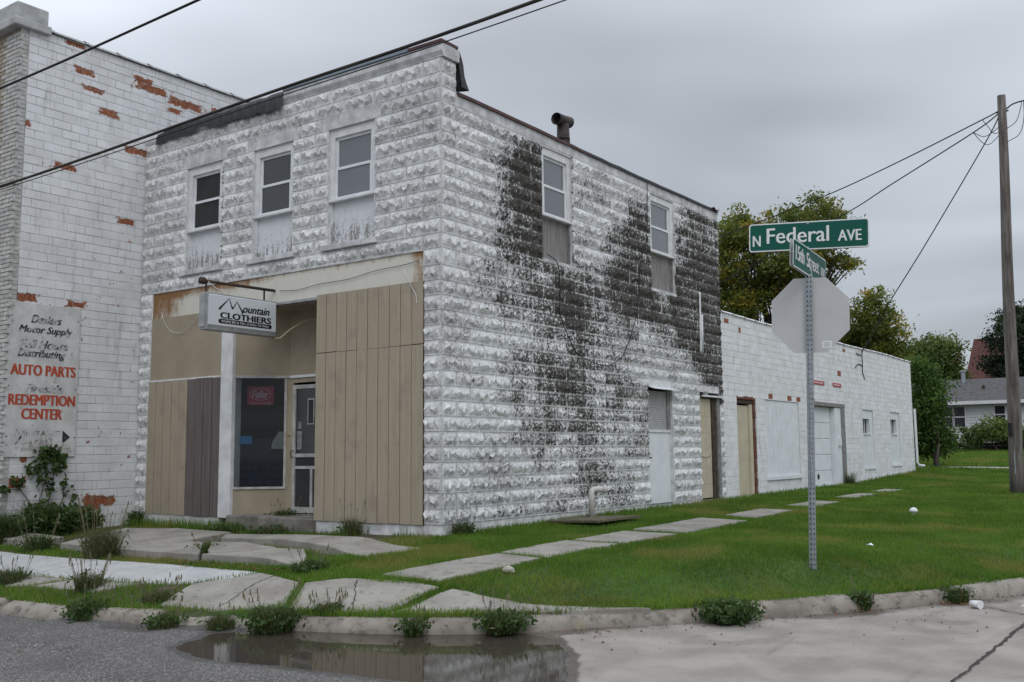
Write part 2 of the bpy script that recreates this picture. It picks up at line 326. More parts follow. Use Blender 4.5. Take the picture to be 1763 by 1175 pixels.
M['grass'] = leafy('lawn_grass', (.060, .148, .013), (.148, .288, .036), (.31, .28, .08), .4)
M['weed'] = leafy('weed_green', (.028, .060, .016), (.080, .135, .034), (.13, .115, .06), .3)
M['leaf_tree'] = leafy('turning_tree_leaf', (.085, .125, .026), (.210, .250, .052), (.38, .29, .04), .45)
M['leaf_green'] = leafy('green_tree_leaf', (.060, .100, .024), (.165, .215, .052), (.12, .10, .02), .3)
M['leaf_dark'] = leafy('dark_tree_leaf', (.012, .026, .010), (.032, .056, .020), (.03, .05, .015), .2)
M['leaf_shrub'] = leafy('fresh_shrub_leaf', (.034, .080, .014), (.105, .180, .034), (.09, .12, .02), .3)
M['bark'] = wood('tree_bark', (.035, .028, .022), (.075, .062, .050), (8, 8, 2))
M['dead_leaf'] = simple('fallen_brown_leaf', (.20, .085, .035), .8, .4, 30)
M['siding'] = simple('white_lap_siding', (.62, .64, .66), .6, .08, 2)
M['shingle'] = simple('grey_shingle', (.085, .082, .085), .9, .3, 5)
M['red_shingle'] = simple('dark_red_shingle', (.085, .032, .028), .9, .3, 5)
M['house_glass'] = glass_dark('house_glass', (.03, .035, .045))
M['path'] = slab_mat('pale_gravel_path', (.30, .29, .27), (.42, .41, .39))
M['litter'] = simple('white_litter', (.72, .74, .76), .5, .05, 8)
M['stone_small'] = simple('pale_stone', (.42, .39, .33), .9, .2, 20)

# ------------------------------------------------------------------ mesh kit
def fast(name, V, F, attrs=None, smooth=False):
    V = np.ascontiguousarray(V, dtype=np.float32); F = np.ascontiguousarray(F, dtype=np.int32); me = bpy.data.meshes.new(name)
    me.vertices.add(len(V)); me.vertices.foreach_set('co', V.ravel()); k = F.shape[1]
    me.loops.add(F.size); me.loops.foreach_set('vertex_index', F.ravel()); me.polygons.add(len(F))
    me.polygons.foreach_set('loop_start', np.arange(0, F.size, k, dtype=np.int32)); me.polygons.foreach_set('use_smooth', np.full(len(F), smooth)); me.update(calc_edges=True)
    for n, a in (attrs or {}).items():
        t = me.attributes.new(n, 'FLOAT', 'POINT'); t.data.foreach_set('value', np.ascontiguousarray(a, dtype=np.float32))
    return me
ORG = {}
def link(name, me, mat=None, parent=None, local=False):
    o = bpy.data.objects.new(name, me); COL.objects.link(o)
    if mat is not None and not me.materials: me.materials.append(M[mat] if isinstance(mat, str) else mat)
    if parent is not None:
        o.parent = parent
        if not local and parent.name in ORG: o.matrix_parent_inverse = Matrix.Translation(-Vector(ORG[parent.name]))
    return o
def tag(o, label=None, cat=None, group=None, kind=None):
    if label: o['label'] = label
    if cat: o['category'] = cat
    if group: o['group'] = group
    if kind: o['kind'] = kind
    return o
def thing(name, label, cat, loc=(0, 0, 0), rot=None, group=None):
    e = bpy.data.objects.new(name, None); COL.objects.link(e); e.location = loc; e.empty_display_size = .2
    if rot is not None: e.rotation_euler = rot
    else: ORG[e.name] = loc
    return tag(e, label, cat, group)
class MB:
    def __init__(s): s.v = []; s.f = []
    def quad(s, a, b, c, d):
        n = len(s.v); s.v += [a, b, c, d]; s.f.append((n, n + 1, n + 2, n + 3)); return s
    def poly(s, pts): n = len(s.v); s.v += list(pts); s.f.append(tuple(range(n, n + len(pts)))); return s
    def box(s, x0, x1, y0, y1, z0, z1, ch=0.0):
        n = len(s.v)
        s.v += [(x0, y0, z0), (x1, y0, z0), (x1, y1, z0), (x0, y1, z0), (x0, y0, z1), (x1, y0, z1), (x1, y1, z1), (x0, y1, z1)]
        s.f += [tuple(n + i for i in q) for q in ((0, 3, 2, 1), (4, 5, 6, 7), (0, 1, 5, 4), (1, 2, 6, 5), (2, 3, 7, 6), (3, 0, 4, 7))]; return s
    def prism(s, poly, y0, y1, ax='y'):
        """extrude polygon of (u,v) along an axis: ax y -> (u,y,v), ax x -> (x,u,v), ax z -> (u,v,z)"""
        P = (lambda u, v, t: (u, t, v)) if ax == 'y' else ((lambda u, v, t: (t, u, v)) if ax == 'x' else (lambda u, v, t: (u, v, t)))
        n = len(s.v); k = len(poly); s.v += [P(u, v, y0) for u, v in poly] + [P(u, v, y1) for u, v in poly]
        s.f.append(tuple(range(n, n + k))); s.f.append(tuple(range(n + 2 * k - 1, n + k - 1, -1)))
        for i in range(k): j = (i + 1) % k; s.f.append((n + j, n + i, n + k + i, n + k + j))
        return s
    def tube(s, pts, r, n=8, caps=True):
        pts = [Vector(p) for p in pts]; rs = r if isinstance(r, (list, tuple)) else [r] * len(pts); base = len(s.v); prev = None
        for i, p in enumerate(pts):
            t = (pts[min(i + 1, len(pts) - 1)] - pts[max(i - 1, 0)]).normalized()
            if prev is None: a = t.orthogonal().normalized()
            else: a = (prev - t * prev.dot(t)).normalized()
            prev = a; b = t.cross(a)
            for k in range(n): an = 2 * math.pi * k / n; s.v.append(tuple(p + (a * math.cos(an) + b * math.sin(an)) * rs[i]))
        for i in range(len(pts) - 1):
            for k in range(n):
                a0 = base + i * n + k; a1 = base + i * n + (k + 1) % n; s.f.append((a0, a1, a1 + n, a0 + n))
        if caps: s.f.append(tuple(base + k for k in range(n - 1, -1, -1))); s.f.append(tuple(base + (len(pts) - 1) * n + k for k in range(n)))
        return s
    def mesh(s, name, smooth=False):
        me = bpy.data.meshes.new(name); me.from_pydata(s.v, [], s.f); me.update()
        if smooth: me.polygons.foreach_set('use_smooth', [True] * len(me.polygons))
        return me
    def build(s, name, mat, parent=None, smooth=False, local=False, bevel=0.0):
        o = link(name, s.mesh(name, smooth), mat, parent, local)
        if bevel: b = o.modifiers.new('bevel', 'BEVEL'); b.width = bevel; b.segments = 2; b.limit_method = 'ANGLE'
        return o
def text_mesh(body, size=1.0, shear=0.0, bold=0.0, sx=1.0, align='CENTER', space=1.0):
    cu = bpy.data.curves.new('text', 'FONT'); cu.body = body; cu.size = size; cu.shear = shear; cu.offset = bold; cu.align_x = align; cu.align_y = 'CENTER'
    cu.space_character = space; cu.resolution_u = 3; ob = bpy.data.objects.new('text', cu); COL.objects.link(ob)
    me = bpy.data.meshes.new_from_object(ob.evaluated_get(bpy.context.evaluated_depsgraph_get())); bpy.data.objects.remove(ob); bpy.data.curves.remove(cu)
    if sx != 1.0: me.transform(Matrix.Diagonal((sx, 1, 1, 1)))
    me.materials.clear(); return me
def fit_text(body, w, h, **k):
    """text stretched to width w and height h, centred, in the x-y plane"""
    me = text_mesh(body, **k); co = np.array([v.co for v in me.vertices]); lo = co.min(0); hi = co.max(0); c = (lo + hi) / 2
    me.transform(Matrix.Diagonal((w / (hi[0] - lo[0]), h / (hi[1] - lo[1]), 1, 1)) @ Matrix.Translation((-c[0], -c[1], 0))); return me
def heavy_text(body, w, h, heavy=0.0, **k):
    me = fit_text(body, w - 2 * heavy, h, **k)
    if not heavy: return me
    V = np.array([v.co for v in me.vertices]); P = [tuple(p.vertices) for p in me.polygons]; VV = []; FF = []
    for i, sh in enumerate((-1, -.5, 0, .5, 1)): FF += [tuple(q + len(VV) for q in p) for p in P]; VV += [tuple(v) for v in V + np.array([sh * heavy, 0, .0011 * i])]
    m2 = bpy.data.meshes.new('lettering'); m2.from_pydata(VV, [], FF); m2.update(); bpy.data.meshes.remove(me); return m2
def wall_text(body, parent, mat, w, h, origin, uax, vax, off, local=False, **k):
    me = heavy_text(body, w, h, **k); u = Vector(uax).normalized(); v = Vector(vax).normalized(); nrm = u.cross(v)
    me.transform(Matrix([[u[i], v[i], nrm[i], origin[i] + nrm[i] * off] for i in range(3)] + [[0, 0, 0, 1]])); me.update()
    return link('lettering', me, mat, parent, local)

# ------------------------------------------------------------------ terrain
CP = np.array([(-14,-4.65,-.66),(-6,-4.6,-.54),(-2,-4.6,-.475),(1.2,-3.85,-.455),(3.2,-2.8,-.45),(4.6,-1.6,-.44),(6,0.5,-.42),(7.2,4,-.36),(7.5,9,-.27),(7.6,20,-.05),(7.6,40,.4),
(1.9,-1,-.215),(1.9,1,-.17),(1.9,3,-.145),(1.9,8,-.1),(0,-.3,-.14),(0,2,-.1),(0,5.7,-.07),(0,9,-.05),(0,16.4,.0),(0,24,.2),(0,35,.45),(4.8,.1,-.2),(2,12,-.05),(3.5,16,-.03),
(-6.6,-2.3,-.3),(-6.6,-.3,-.2),(-3,-.3,-.2),(-4.2,-2.8,-.37),(-1.5,-2.8,-.34),(.3,-2.8,-.31),(2,-3,-.34),(-14,0,-.3),(-14,40,.3),(30,50,.5),(0,60,1.0),(-30,60,1.),(30,80,1.2),(-30,90,1.4),(7.6,60,.75)], float)
def _U(r2): return np.where(r2 > 1e-12, r2 * np.log(np.maximum(r2, 1e-12)), 0)
_n = len(CP); _K = _U(((CP[:, None, :2] - CP[None, :, :2]) ** 2).sum(-1)) + np.eye(_n) * .5; _P = np.c_[np.ones(_n), CP[:, :2]]
_sol = np.linalg.solve(np.block([[_K, _P], [_P.T, np.zeros((3, 3))]]), np.r_[CP[:, 2], 0, 0, 0])
def sstep(x, a, b): t = np.clip((x - a) / (b - a), 0, 1); return t * t * (3 - 2 * t)
def zg(x, y):
    x = np.asarray(x, float); y = np.asarray(y, float); r = (x[..., None] - CP[:, 0]) ** 2 + (y[..., None] - CP[:, 1]) ** 2
    z = _U(r) @ _sol[:_n] + _sol[_n] + _sol[_n + 1] * x + _sol[_n + 2] * y
    k = sstep(np.hypot(x + 2, y - 25), 45, 70); return z * (1 - k) + k * np.where(y > 20, 1.3, -.4)
_zg0 = zg
def zg(x, y):
    x = np.asarray(x, float); y = np.asarray(y, float); z = _zg0(x, y); sd_ = curb_sd(x, y).reshape(x.shape); k = sstep(sd_, .22, .95); return (zr(x, y) + .122) * (1 - k) + z * k
def zg1(x, y): return float(zg(np.array([x]), np.array([y]))[0])
def zr(x, y): return -.6023 + .00813 * np.clip(x, -20, 15) + .00846 * np.clip(y, -30, 40)
def catmull(P, k):
    P = [np.array(p, float) for p in P]; P = [2 * P[0] - P[1]] + P + [2 * P[-1] - P[-2]]; out = []
    for i in range(1, len(P) - 2):
        for t in np.arange(k) / k:
            a, b, c, d = P[i - 1:i + 3]; out.append(.5 * (2 * b + (c - a) * t + (2 * a - 5 * b + 4 * c - d) * t * t + (3 * b - a - 3 * c + d) * t ** 3))
    return np.array(out + [P[-2]])
CURB = catmull([(-2, -4.62), (-.6, -4.54), (1.18, -3.92), (2.43, -3.41), (3.16, -2.87), (3.81, -2.29), (4.53, -1.58), (5.41, -.41), (6.03, .53), (6.53, 1.4), (7.0, 2.6), (7.35, 4.2)], 4)
CURB = np.vstack([[(-400, -4.66), (-20, -4.66), (-8, -4.65)], CURB, [(7.55, 6), (7.65, 9), (7.65, 400)]])
def curb_sd(x, y):
    """distance from the street edge of the curb, positive on the lawn side"""
    x = np.asarray(x, float).ravel(); y = np.asarray(y, float).ravel(); best = np.full(len(x), 1e9); sg = np.ones(len(x))
    for a, b in zip(CURB[:-1], CURB[1:]):
        d = b - a; t = np.clip(((x - a[0]) * d[0] + (y - a[1]) * d[1]) / (d @ d), 0, 1); ex = x - a[0] - t * d[0]; ey = y - a[1] - t * d[1]; r = np.hypot(ex, ey)
        m = r < best; best[m] = r[m]; sg[m] = np.sign(d[0] * ey - d[1] * ex)[m]
    return best * sg
def poly_sd(x, y, P):
    x = np.asarray(x, float).ravel(); y = np.asarray(y, float).ravel(); P = np.array(P, float); best = np.full(len(x), 1e9); ins = np.zeros(len(x), bool)
    for a, b in zip(P, np.roll(P, -1, 0)):
        d = b - a; t = np.clip(((x - a[0]) * d[0] + (y - a[1]) * d[1]) / (d @ d), 0, 1); best = np.minimum(best, np.hypot(x - a[0] - t * d[0], y - a[1] - t * d[1]))
        c = (a[1] > y) != (b[1] > y); xi = a[0] + (y - a[1]) / (b[1] - a[1] + 1e-12) * (b[0] - a[0]); ins ^= c & (x < xi)
    return np.where(ins, best, -best)
class VNoise:
    def __init__(s, seed, n=64): s.g = np.random.default_rng(seed).random((n, n)); s.n = n
    def __call__(s, x, y, sc, oct=3):
        o = 0; a = 1; t = 0
        for k in range(oct):
            u = np.asarray(x) * sc * 2 ** k + 17.3 * k; v = np.asarray(y) * sc * 2 ** k + 5.1 * k; i = np.floor(u).astype(int); j = np.floor(v).astype(int); fu = u - i; fv = v - j
            fu = fu * fu * (3 - 2 * fu); fv = fv * fv * (3 - 2 * fv); g = s.g; n = s.n
            o = o + a * ((g[i % n, j % n] * (1 - fu) + g[(i + 1) % n, j % n] * fu) * (1 - fv) + (g[i % n, (j + 1) % n] * (1 - fu) + g[(i + 1) % n, (j + 1) % n] * fu) * fv); t += a; a *= .5
        return o / t
VN = VNoise(3)
# flagstones: (name, polygon, thickness offset above terrain, material)
WALK = [[(1.35, -2.55), (1.62, -.98), (2.22, -.98), (2.05, -2.5)], [(1.60, -.88), (1.62, .44), (2.36, .44), (2.24, -.88)], [(1.64, .56), (1.62, 1.9), (2.42, 1.86), (2.38, .58)],
        [(1.60, 2.15), (1.58, 4.4), (2.34, 4.4), (2.40, 2.2)], [(1.66, 5.1), (1.58, 6.85), (2.16, 6.9), (2.24, 5.0)], [(1.62, 8.0), (1.62, 9.5), (2.12, 9.5), (2.15, 8.0)], [(1.62, 10.8), (1.62, 12.4), (2.05, 12.4), (2.05, 10.8)], [(1.6, 13.3), (1.6, 14.6), (2.05, 14.6), (2.05, 13.3)]]
CITY = [[(-8.6, -3.74), (-5.1, -3.78), (-5.1, -2.86), (-8.6, -2.86)], [(-5.07, -3.78), (-2.1, -3.76), (-1.1, -3.66), (-.48, -3.48), (-.14, -2.86), (-2.0, -2.76), (-3.4, -2.80), (-5.07, -2.86)], [(-7, -4.16), (-2.8, -4.12), (-2.2, -3.80), (-7, -3.83)],
        [(-2.1, -3.80), (-2.5, -4.05), (-1.4, -4.02), (-1.05, -3.70)], [(-.42, -3.50), (-.09, -2.87), (.72, -3.07), (1.02, -3.58), (.48, -3.92), (-.2, -4.05)], [(.78, -3.07), (1.06, -2.78), (2.14, -2.62), (2.02, -3.34), (1.16, -3.62)], [(2.10, -3.30), (2.26, -2.58), (2.96, -2.42), (4.05, -1.96), (3.45, -2.44), (2.62, -3.02)]]
FRONT = [[(-8.6, -2.5), (-5.2, -2.5), (-5.3, -2.05), (-8.6, -1.9)], [(-4.75, -2.42), (-1.64, -2.50), (-2.5, -1.78), (-2.98, -1.66), (-3.1, -.85), (-4.4, -.78), (-5.3, -1.1)], [(-1.60, -2.50), (.22, -2.55), (-.42, -1.95), (-.86, -1.96)], [(-2.45, -1.70), (-1.62, -2.38), (-.95, -1.92), (-1.9, -1.62)], [(-3.0, -1.05), (-1.7, -.92), (.58, -1.05), (.36, -1.80), (-.55, -1.63), (-1.4, -1.36), (-2.66, -1.38)]]
ALLSLABS = WALK + CITY + FRONT
PUD = [(1.3,-4.78),(1.12,-4.3),(1.31,-3.9),(2.47,-3.43),(3.2,-2.88),(3.56,-3.01),(4.02,-3.5),(4.45,-4.2),(4.75,-4.75),(4.3,-4.85),(3.7,-4.62),(3.12,-4.69),(2.51,-4.8),(1.76,-4.92)]
PUD2 = [(-.15, -4.62), (.05, -4.45), (.42, -4.34), (.35, -4.56)]
ZW = -.616
def axis(lo, a, b, hi, fine, steps=14):
    f = np.arange(a, b + 1e-6, fine); g = np.geomspace(fine * 2, abs(lo - a), steps); h = np.geomspace(fine * 2, abs(hi - b), steps); return np.r_[(a - g)[::-1], f, b + h]
def grid_faces(nx, ny): i, j = np.meshgrid(np.arange(nx - 1), np.arange(ny - 1), indexing='ij'); a = (i * ny + j).ravel(); return np.c_[a, a + ny, a + ny + 1, a + 1]
# road
xs = axis(-300, -5, 8.6, 200, .075); ys = axis(-200, -8.5, 2.6, 300, .075); X, Y = np.meshgrid(xs, ys, indexing='ij'); X = X.ravel(); Y = Y.ravel()
sd = curb_sd(X, Y); z = zr(X, Y) + .006 * (VN(X, Y, 1.1) - .5) + .004 * (VN(X, Y, 5) - .5)
near = (np.abs(X) < 12) & (np.abs(Y) < 12)
psd = np.full(len(X), -9.); psd[near] = np.maximum(poly_sd(X[near], Y[near], PUD) + .12, poly_sd(X[near], Y[near], PUD2)) + .16 * (VN(X[near], Y[near], 3.0, 4) - .5)
k = sstep(psd, -.9, -.25); zt = ZW - psd * .055 + .003 * (VN(X, Y, 9) - .5); zt = np.where(psd > 0, ZW - np.minimum(psd * .08, .02), zt); z = z * (1 - k) + np.minimum(np.maximum(zt, -.7), z + .05) * k
z = np.where((psd < 0) & (k > .05), np.maximum(z, ZW + .0015 + np.minimum(-psd, .3) * .02), z)
wet = np.maximum(sstep(psd, -.22, .04) , .62 * sstep(sd, -.55, -.05) * sstep(X, -3, 0) * (.4 + VN(X, Y, 1.6)))
conc = sstep((X - 3.40) * .74 + (Y + 2.98) * .67, -.12, .12)     # side street of concrete begins at the puddle
F = grid_faces(len(xs), len(ys)); keep = sd[F].mean(1) < .13
road = link('road', fast('road', np.c_[X, Y, z], F[keep], dict(wet=wet, conc=conc)), 'road'); tag(road, 'grey asphalt street meeting a concrete side street', None, None, 'structure')
road.data.polygons.foreach_set('use_smooth', [True] * len(road.data.polygons))
def drape(pts, wd, fz, name, mat, parent, th=.004):
    V = []; Fc = []
    for i, p in enumerate(pts):
        a = pts[max(i - 1, 0)]; b = pts[min(i + 1, len(pts) - 1)]; d = np.array(b) - np.array(a); d /= np.hypot(*d) + 1e-9; nn = np.array([-d[1], d[0]]) * wd * (0.6 + .8 * random.random())
        for s in (-1, 1): q = np.array(p) + nn * s; V.append((q[0], q[1], fz(q[0], q[1]) + th))
        if i: n = len(V); Fc.append((n - 4, n - 3, n - 1, n - 2))
    return link(name, fast(name, np.array(V), np.array(Fc)), mat, parent)
M['crack'] = simple('dark_crack_sealant', (.045, .04, .037), .9, .3, 14)
def jag(a, b, n, amp): return [(a[0] + (b[0] - a[0]) * t + random.uniform(-amp, amp), a[1] + (b[1] - a[1]) * t + random.uniform(-amp, amp)) for t in np.linspace(0, 1, n)]
drape(jag((6.77, -3.1), (6.83, .1), 60, .010), .012, lambda x, y: float(zr(x, y)) + .006, 'joint_sealant', 'crack', road)
drape(jag((6.36, .36), (6.84, -.02), 14, .010), .009, lambda x, y: float(zr(x, y)) + .006, 'joint_sealant', 'crack', road)
drape(jag((-.2, -4.9), (.9, -5.05), 20, .012), .006, lambda x, y: float(zr(x, y)) + .008, 'joint_sealant', 'crack', road)
pc = np.array(PUD).mean(0); P2 = pc + (np.array(PUD) - pc) * 1.35; m = MB().poly([(p[0], p[1], ZW) for p in P2]); tag(m.build('puddle', 'water'), 'long shallow puddle lying along the curb', None, None, 'structure')
pc = np.array(PUD2).mean(0); P2 = pc + (np.array(PUD2) - pc) * 1.5; m = MB().poly([(p[0], p[1], ZW - .001) for p in P2]); tag(m.build('puddle', 'water'), 'small puddle by the broken curb', None, None, 'structure')
# lawn and soil sheet
xs = axis(-400, -8.2, 8.6, 300, .10, 18); ys = axis(-60, -5.0, 12, 600, .10, 20); X, Y = np.meshgrid(xs, ys, indexing='ij'); X = X.ravel(); Y = Y.ravel(); sd = curb_sd(X, Y)
z = zg(X, Y) + .012 * (VN(X, Y, 1.7) - .5) - .06 * sstep(-sd, -.24, -.18); z = np.where((X > -6.7) & (X < 0) & (Y > .15) & (Y < 24), z - .4, z)
green = np.clip(sstep(X, -.2, .9) + sstep(Y, 0, 1) * (X > 0) + .25 * VN(X, Y, 1.3), 0, 1)
F = grid_faces(len(xs), len(ys)); keep = sd[F].mean(1) > .10
lawn = link('ground', fast('ground', np.c_[X, Y, z], F[keep], dict(green=green)), 'earth'); tag(lawn, 'lawn and bare soil around the buildings', None, None, 'structure'); lawn.data.polygons.foreach_set('use_smooth', [True] * len(lawn.data.polygons))
# curb in cast lengths
curb = bpy.data.objects.new('curb', None); COL.objects.link(curb); tag(curb, 'rounded concrete curb curving round the street corner', None, None, 'structure')
seg = np.hypot(*np.diff(CURB, axis=0).T); S = np.r_[0, np.cumsum(seg)]
def cpt(s): i = min(max(np.searchsorted(S, s) - 1, 0), len(seg) - 1); t = (s - S[i]) / seg[i]; return CURB[i] + (CURB[i + 1] - CURB[i]) * t
def s_near(x, y): ss = np.arange(S[3] - 12, S[3] + 40, .02); P = np.array([cpt(v) for v in ss]); return ss[np.argmin(np.hypot(P[:, 0] - x, P[:, 1] - y))]
s0 = s_near(-.72, -4.6); joints = [s0 - 9, s0 - 6, s0 - 3, s0 - 1.4, s0, s_near(.15, -4.36), s_near(1.18, -3.92), s_near(2.52, -3.37), s_near(4.62, -1.48), s_near(5.45, -.36), s_near(6.06, .58), s_near(6.9, 2.3), s_near(7.35, 4.2), s_near(7.62, 7.5), s_near(7.65, 10.6), s_near(7.65, 14), s_near(7.65, 18), s_near(7.65, 24)]
PROF = [(-.004, -.03), (.004, .018), (.028, .062), (.062, .098), (.11, .120), (.17, .128), (.235, .124), (.245, -.03)]
for ji, (a, b) in enumerate(zip(joints[:-1], joints[1:])):
    broken = ji == 5; g = .035; n = max(6, int((b - a) / .06)); V = []; Fc = []; dz = random.uniform(-.012, .012); dn = random.uniform(-.012, .012)
    for i in range(n + 1):
        s = a + g + (b - a - 2 * g) * i / n; p = cpt(s); t = cpt(s + .05) - cpt(s - .05); t /= np.hypot(*t); nn = np.array([-t[1], t[0]]); edge = min(i, n - i) * (b - a) / n
        for j, (d, h) in enumerate(PROF):
            hh = h * (1 - .16 * max(0, 1 - edge / .06) * (j not in (0, 7)) * (j > 1)); dd = d
            rough = .022 if not broken else .060
            if 0 < j < 7: hh += (VN(s * 1.0, j * .6, 3.2) - .5) * rough; dd += (VN(s + 40, j * .7, 4.5) - .5) * rough
            if broken: hh *= .55 + .35 * float(VN(s, 2.2, 3.0))
            q = p + nn * (dd + dn); V.append((q[0], q[1], float(zr(p[0], p[1])) + hh + (dz if j > 1 else 0)))
    k = len(PROF)
    for i in range(n):
        for j in range(k - 1): Fc.append((i * k + j, i * k + j + 1, (i + 1) * k + j + 1, (i + 1) * k + j))
    me = bpy.data.meshes.new('curb_stone'); me.from_pydata(V, [], Fc + [tuple(range(k - 1, -1, -1)), tuple(n * k + q for q in range(k))]); me.update(); me.polygons.foreach_set('use_smooth', [not broken] * len(me.polygons)); link('curb_stone', me, 'curb', curb)
# paving slabs
def slab(poly, top, th, mat, parent, tilt=.006):
    P = np.array(poly, float); n = len(P); ring = []
    for a, b in zip(P, np.roll(P, -1, 0)):
        L = np.hypot(*(b - a)); kk = max(2, int(L / .14))
        for t in np.arange(kk) / kk: q = a + (b - a) * t; ring.append(q + (RNG.random(2) - .5) * .022)
    ring = np.array(ring); c = ring.mean(0); ins = c + (ring - c) * .985; tx, ty = (RNG.random(2) - .5) * tilt
    zt = lambda q: zg(q[:, 0], q[:, 1]) + (top(q) if callable(top) else top) + (q[:, 0] - c[0]) * tx + (q[:, 1] - c[1]) * ty
    V = np.vstack([np.c_[ring, zt(ring) - th], np.c_[ring, zt(ring) - .010], np.c_[ins, zt(ins)], np.c_[c + (ring - c) * .62, zt(c + (ring - c) * .62)], np.c_[c + (ring - c) * .3, zt(c + (ring - c) * .3)]]); k = len(ring); Fc = []
    for r in (0, k, 2 * k, 3 * k):
        for i in range(k): j = (i + 1) % k; Fc.append((r + i, r + j, r + k + j, r + k + i))
    o = MB(); o.v = [tuple(v) for v in V]; o.f = Fc + [tuple(range(4 * k, 5 * k))]; return o.build('paving_slab', mat, parent)
side_path = tag(bpy.data.objects.new('side_path', None), 'row of old concrete flags crossing the lawn', None, None, 'structure'); COL.objects.link(side_path)
sidewalk = tag(bpy.data.objects.new('sidewalk', None), 'cracked city sidewalk behind the curb', None, None, 'structure'); COL.objects.link(sidewalk)
forecourt = tag(bpy.data.objects.new('forecourt', None), 'raised concrete forecourt before the shopfront', None, None, 'structure'); COL.objects.link(forecourt)
for P in WALK: slab(P, .035, .12, 'slab', side_path)
for i, P in enumerate(CITY): slab(P, .022, .14, 'slab_new' if i in (0, 1) else 'slab', sidewalk, .003)
for P in FRONT: slab(P, lambda q: .025 + .08 * (1 - sstep(q[:, 0], -.5, .3)), .25, 'slab', forecourt, .003)
for P_a, P_b, top_, par_ in (((-3.9, -2.45), (-3.3, -.9), .105, forecourt), ((-.9, -2.5), (-.75, -2.0), .098, forecourt), ((.2, -2.95), (.45, -3.85), .022, sidewalk), ((1.25, -2.82), (1.75, -3.38), .022, sidewalk), ((2.7, -2.55), (2.9, -2.85), .022, sidewalk), ((-3.2, -2.82), (-3.0, -3.76), .022, sidewalk), ((1.7, -1.7), (2.1, -1.55), .035, side_path), ((1.62, 3.1), (2.34, 3.3), .035, side_path)):
    drape(jag(P_a, P_b, 26, .012), .0045, lambda x, y, t_=top_: zg1(x, y) + t_ + .002, 'crack', 'crack', par_)
# far gravel path
pp = MB()
for i in range(24):
    x0 = -1.2 + i * .5; y0 = 26.3; 
    pp.quad(*[(x, y, zg1(x, y) + .05) for x, y in ((x0, y0), (x0 + .5, y0), (x0 + .5, y0 + 1.0), (x0, y0 + 1.0))])
tag(pp.build('footpath', 'path'), 'pale gravel path across the far lawn', None, None, 'structure')

# ------------------------------------------------------------------ wall kit
ZK = [.024 + .2012 * k for k in range(18)] + [3.676 + .20246 * k for k in range(14)]     # block joints 0..17, 18..31
LB = .604
def plane_wall(u0, u1, v0, v1, holes, P, depth):
    """wall face with openings and reveals; P(u,v,d) maps to world, d = depth behind the face"""
    us = sorted({u0, u1} | {h[0] for h in holes} | {h[1] for h in holes}); vs = sorted({v0, v1} | {h[2] for h in holes} | {h[3] for h in holes}); m = MB()
    us = [u for u in us if u0 <= u <= u1]; vs = [v for v in vs if v0 <= v <= v1]
    for a, b in zip(us[:-1], us[1:]):
        for c, d in zip(vs[:-1], vs[1:]):
            cu, cv = (a + b) / 2, (c + d) / 2
            if any(h[0] < cu < h[1] and h[2] < cv < h[3] for h in holes): continue
            m.quad(P(a, c, 0), P(b, c, 0), P(b, d, 0), P(a, d, 0))
    for a, b, c, d in holes:
        m.quad(P(a, c, 0), P(a, c, depth), P(a, d, depth), P(a, d, 0)); m.quad(P(b, c, depth), P(b, c, 0), P(b, d, 0), P(b, d, depth))
        m.quad(P(a, d, 0), P(a, d, depth), P(b, d, depth), P(b, d, 0)); m.quad(P(a, c, depth), P(a, c, 0), P(b, c, 0), P(b, c, depth))
    return m
BL_CACHE = {}
def rock_verts(w, h, seed):
    """pitched rock face: flat drafted margin, bulging to a ragged ridge below the middle"""
    key = (round(w, 2), round(h, 3), seed)
    if key in BL_CACHE: return BL_CACHE[key]
    rg = np.random.default_rng(seed * 77 + int(w * 100)); mg = .020; ms = .024; nx = max(4, int(round((w - 2 * ms) / .040))); us = np.r_[0, ms * .8, np.linspace(ms + .012, w - ms - .012, nx), w - ms * .8, w]; cols = len(us)
    ph = rg.random(3) * 6.28; rid = np.clip(.49 + .09 * np.sin(us * 31 + ph[0]) + .07 * np.sin(us * 57 + ph[1]) + rg.normal(0, .11, cols), .26, .74); D = np.clip(.032 + .008 * np.sin(us * 23 + ph[2]) + rg.normal(0, .009, cols), .012, .052)
    V = []; Fc = []
    for i, u in enumerate(us):
        r = max(rid[i] * h, mg + .025); d = D[i]; edge = i in (0, 1, cols - 2, cols - 1)
        rows = [(0, 0), (mg, 0), (mg + (r - mg) * .45, d * (.42 + rg.normal(0, .20))), (r, d), (r + (h - mg - r) * .33, d * (.72 + rg.normal(0, .18))), (r + (h - mg - r) * .68, d * (.42 + rg.normal(0, .18))), (h - mg, 0), (h, 0)]
        for v, dd in rows: V.append((u, -.010 - (0 if edge else max(0, dd)), v))
    R = 8
    for i in range(cols - 1):
        for j in range(R - 1): Fc.append((i * R + j, (i + 1) * R + j, (i + 1) * R + j + 1, i * R + j + 1))
    n = len(V); ring = [(0, 0), (w, 0), (w, h), (0, h)]; V += [(a, .004, b) for a, b in ring]; c0, c1, c2, c3 = 0, (cols - 1) * R, cols * R - 1, R - 1
    Fc += [(n, n + 1, c1, c0), (n + 1, n + 2, c2, c1), (n + 2, n + 3, c3, c2), (n + 3, n, c0, c3)]
    BL_CACHE[key] = (np.array(V), Fc); return BL_CACHE[key]
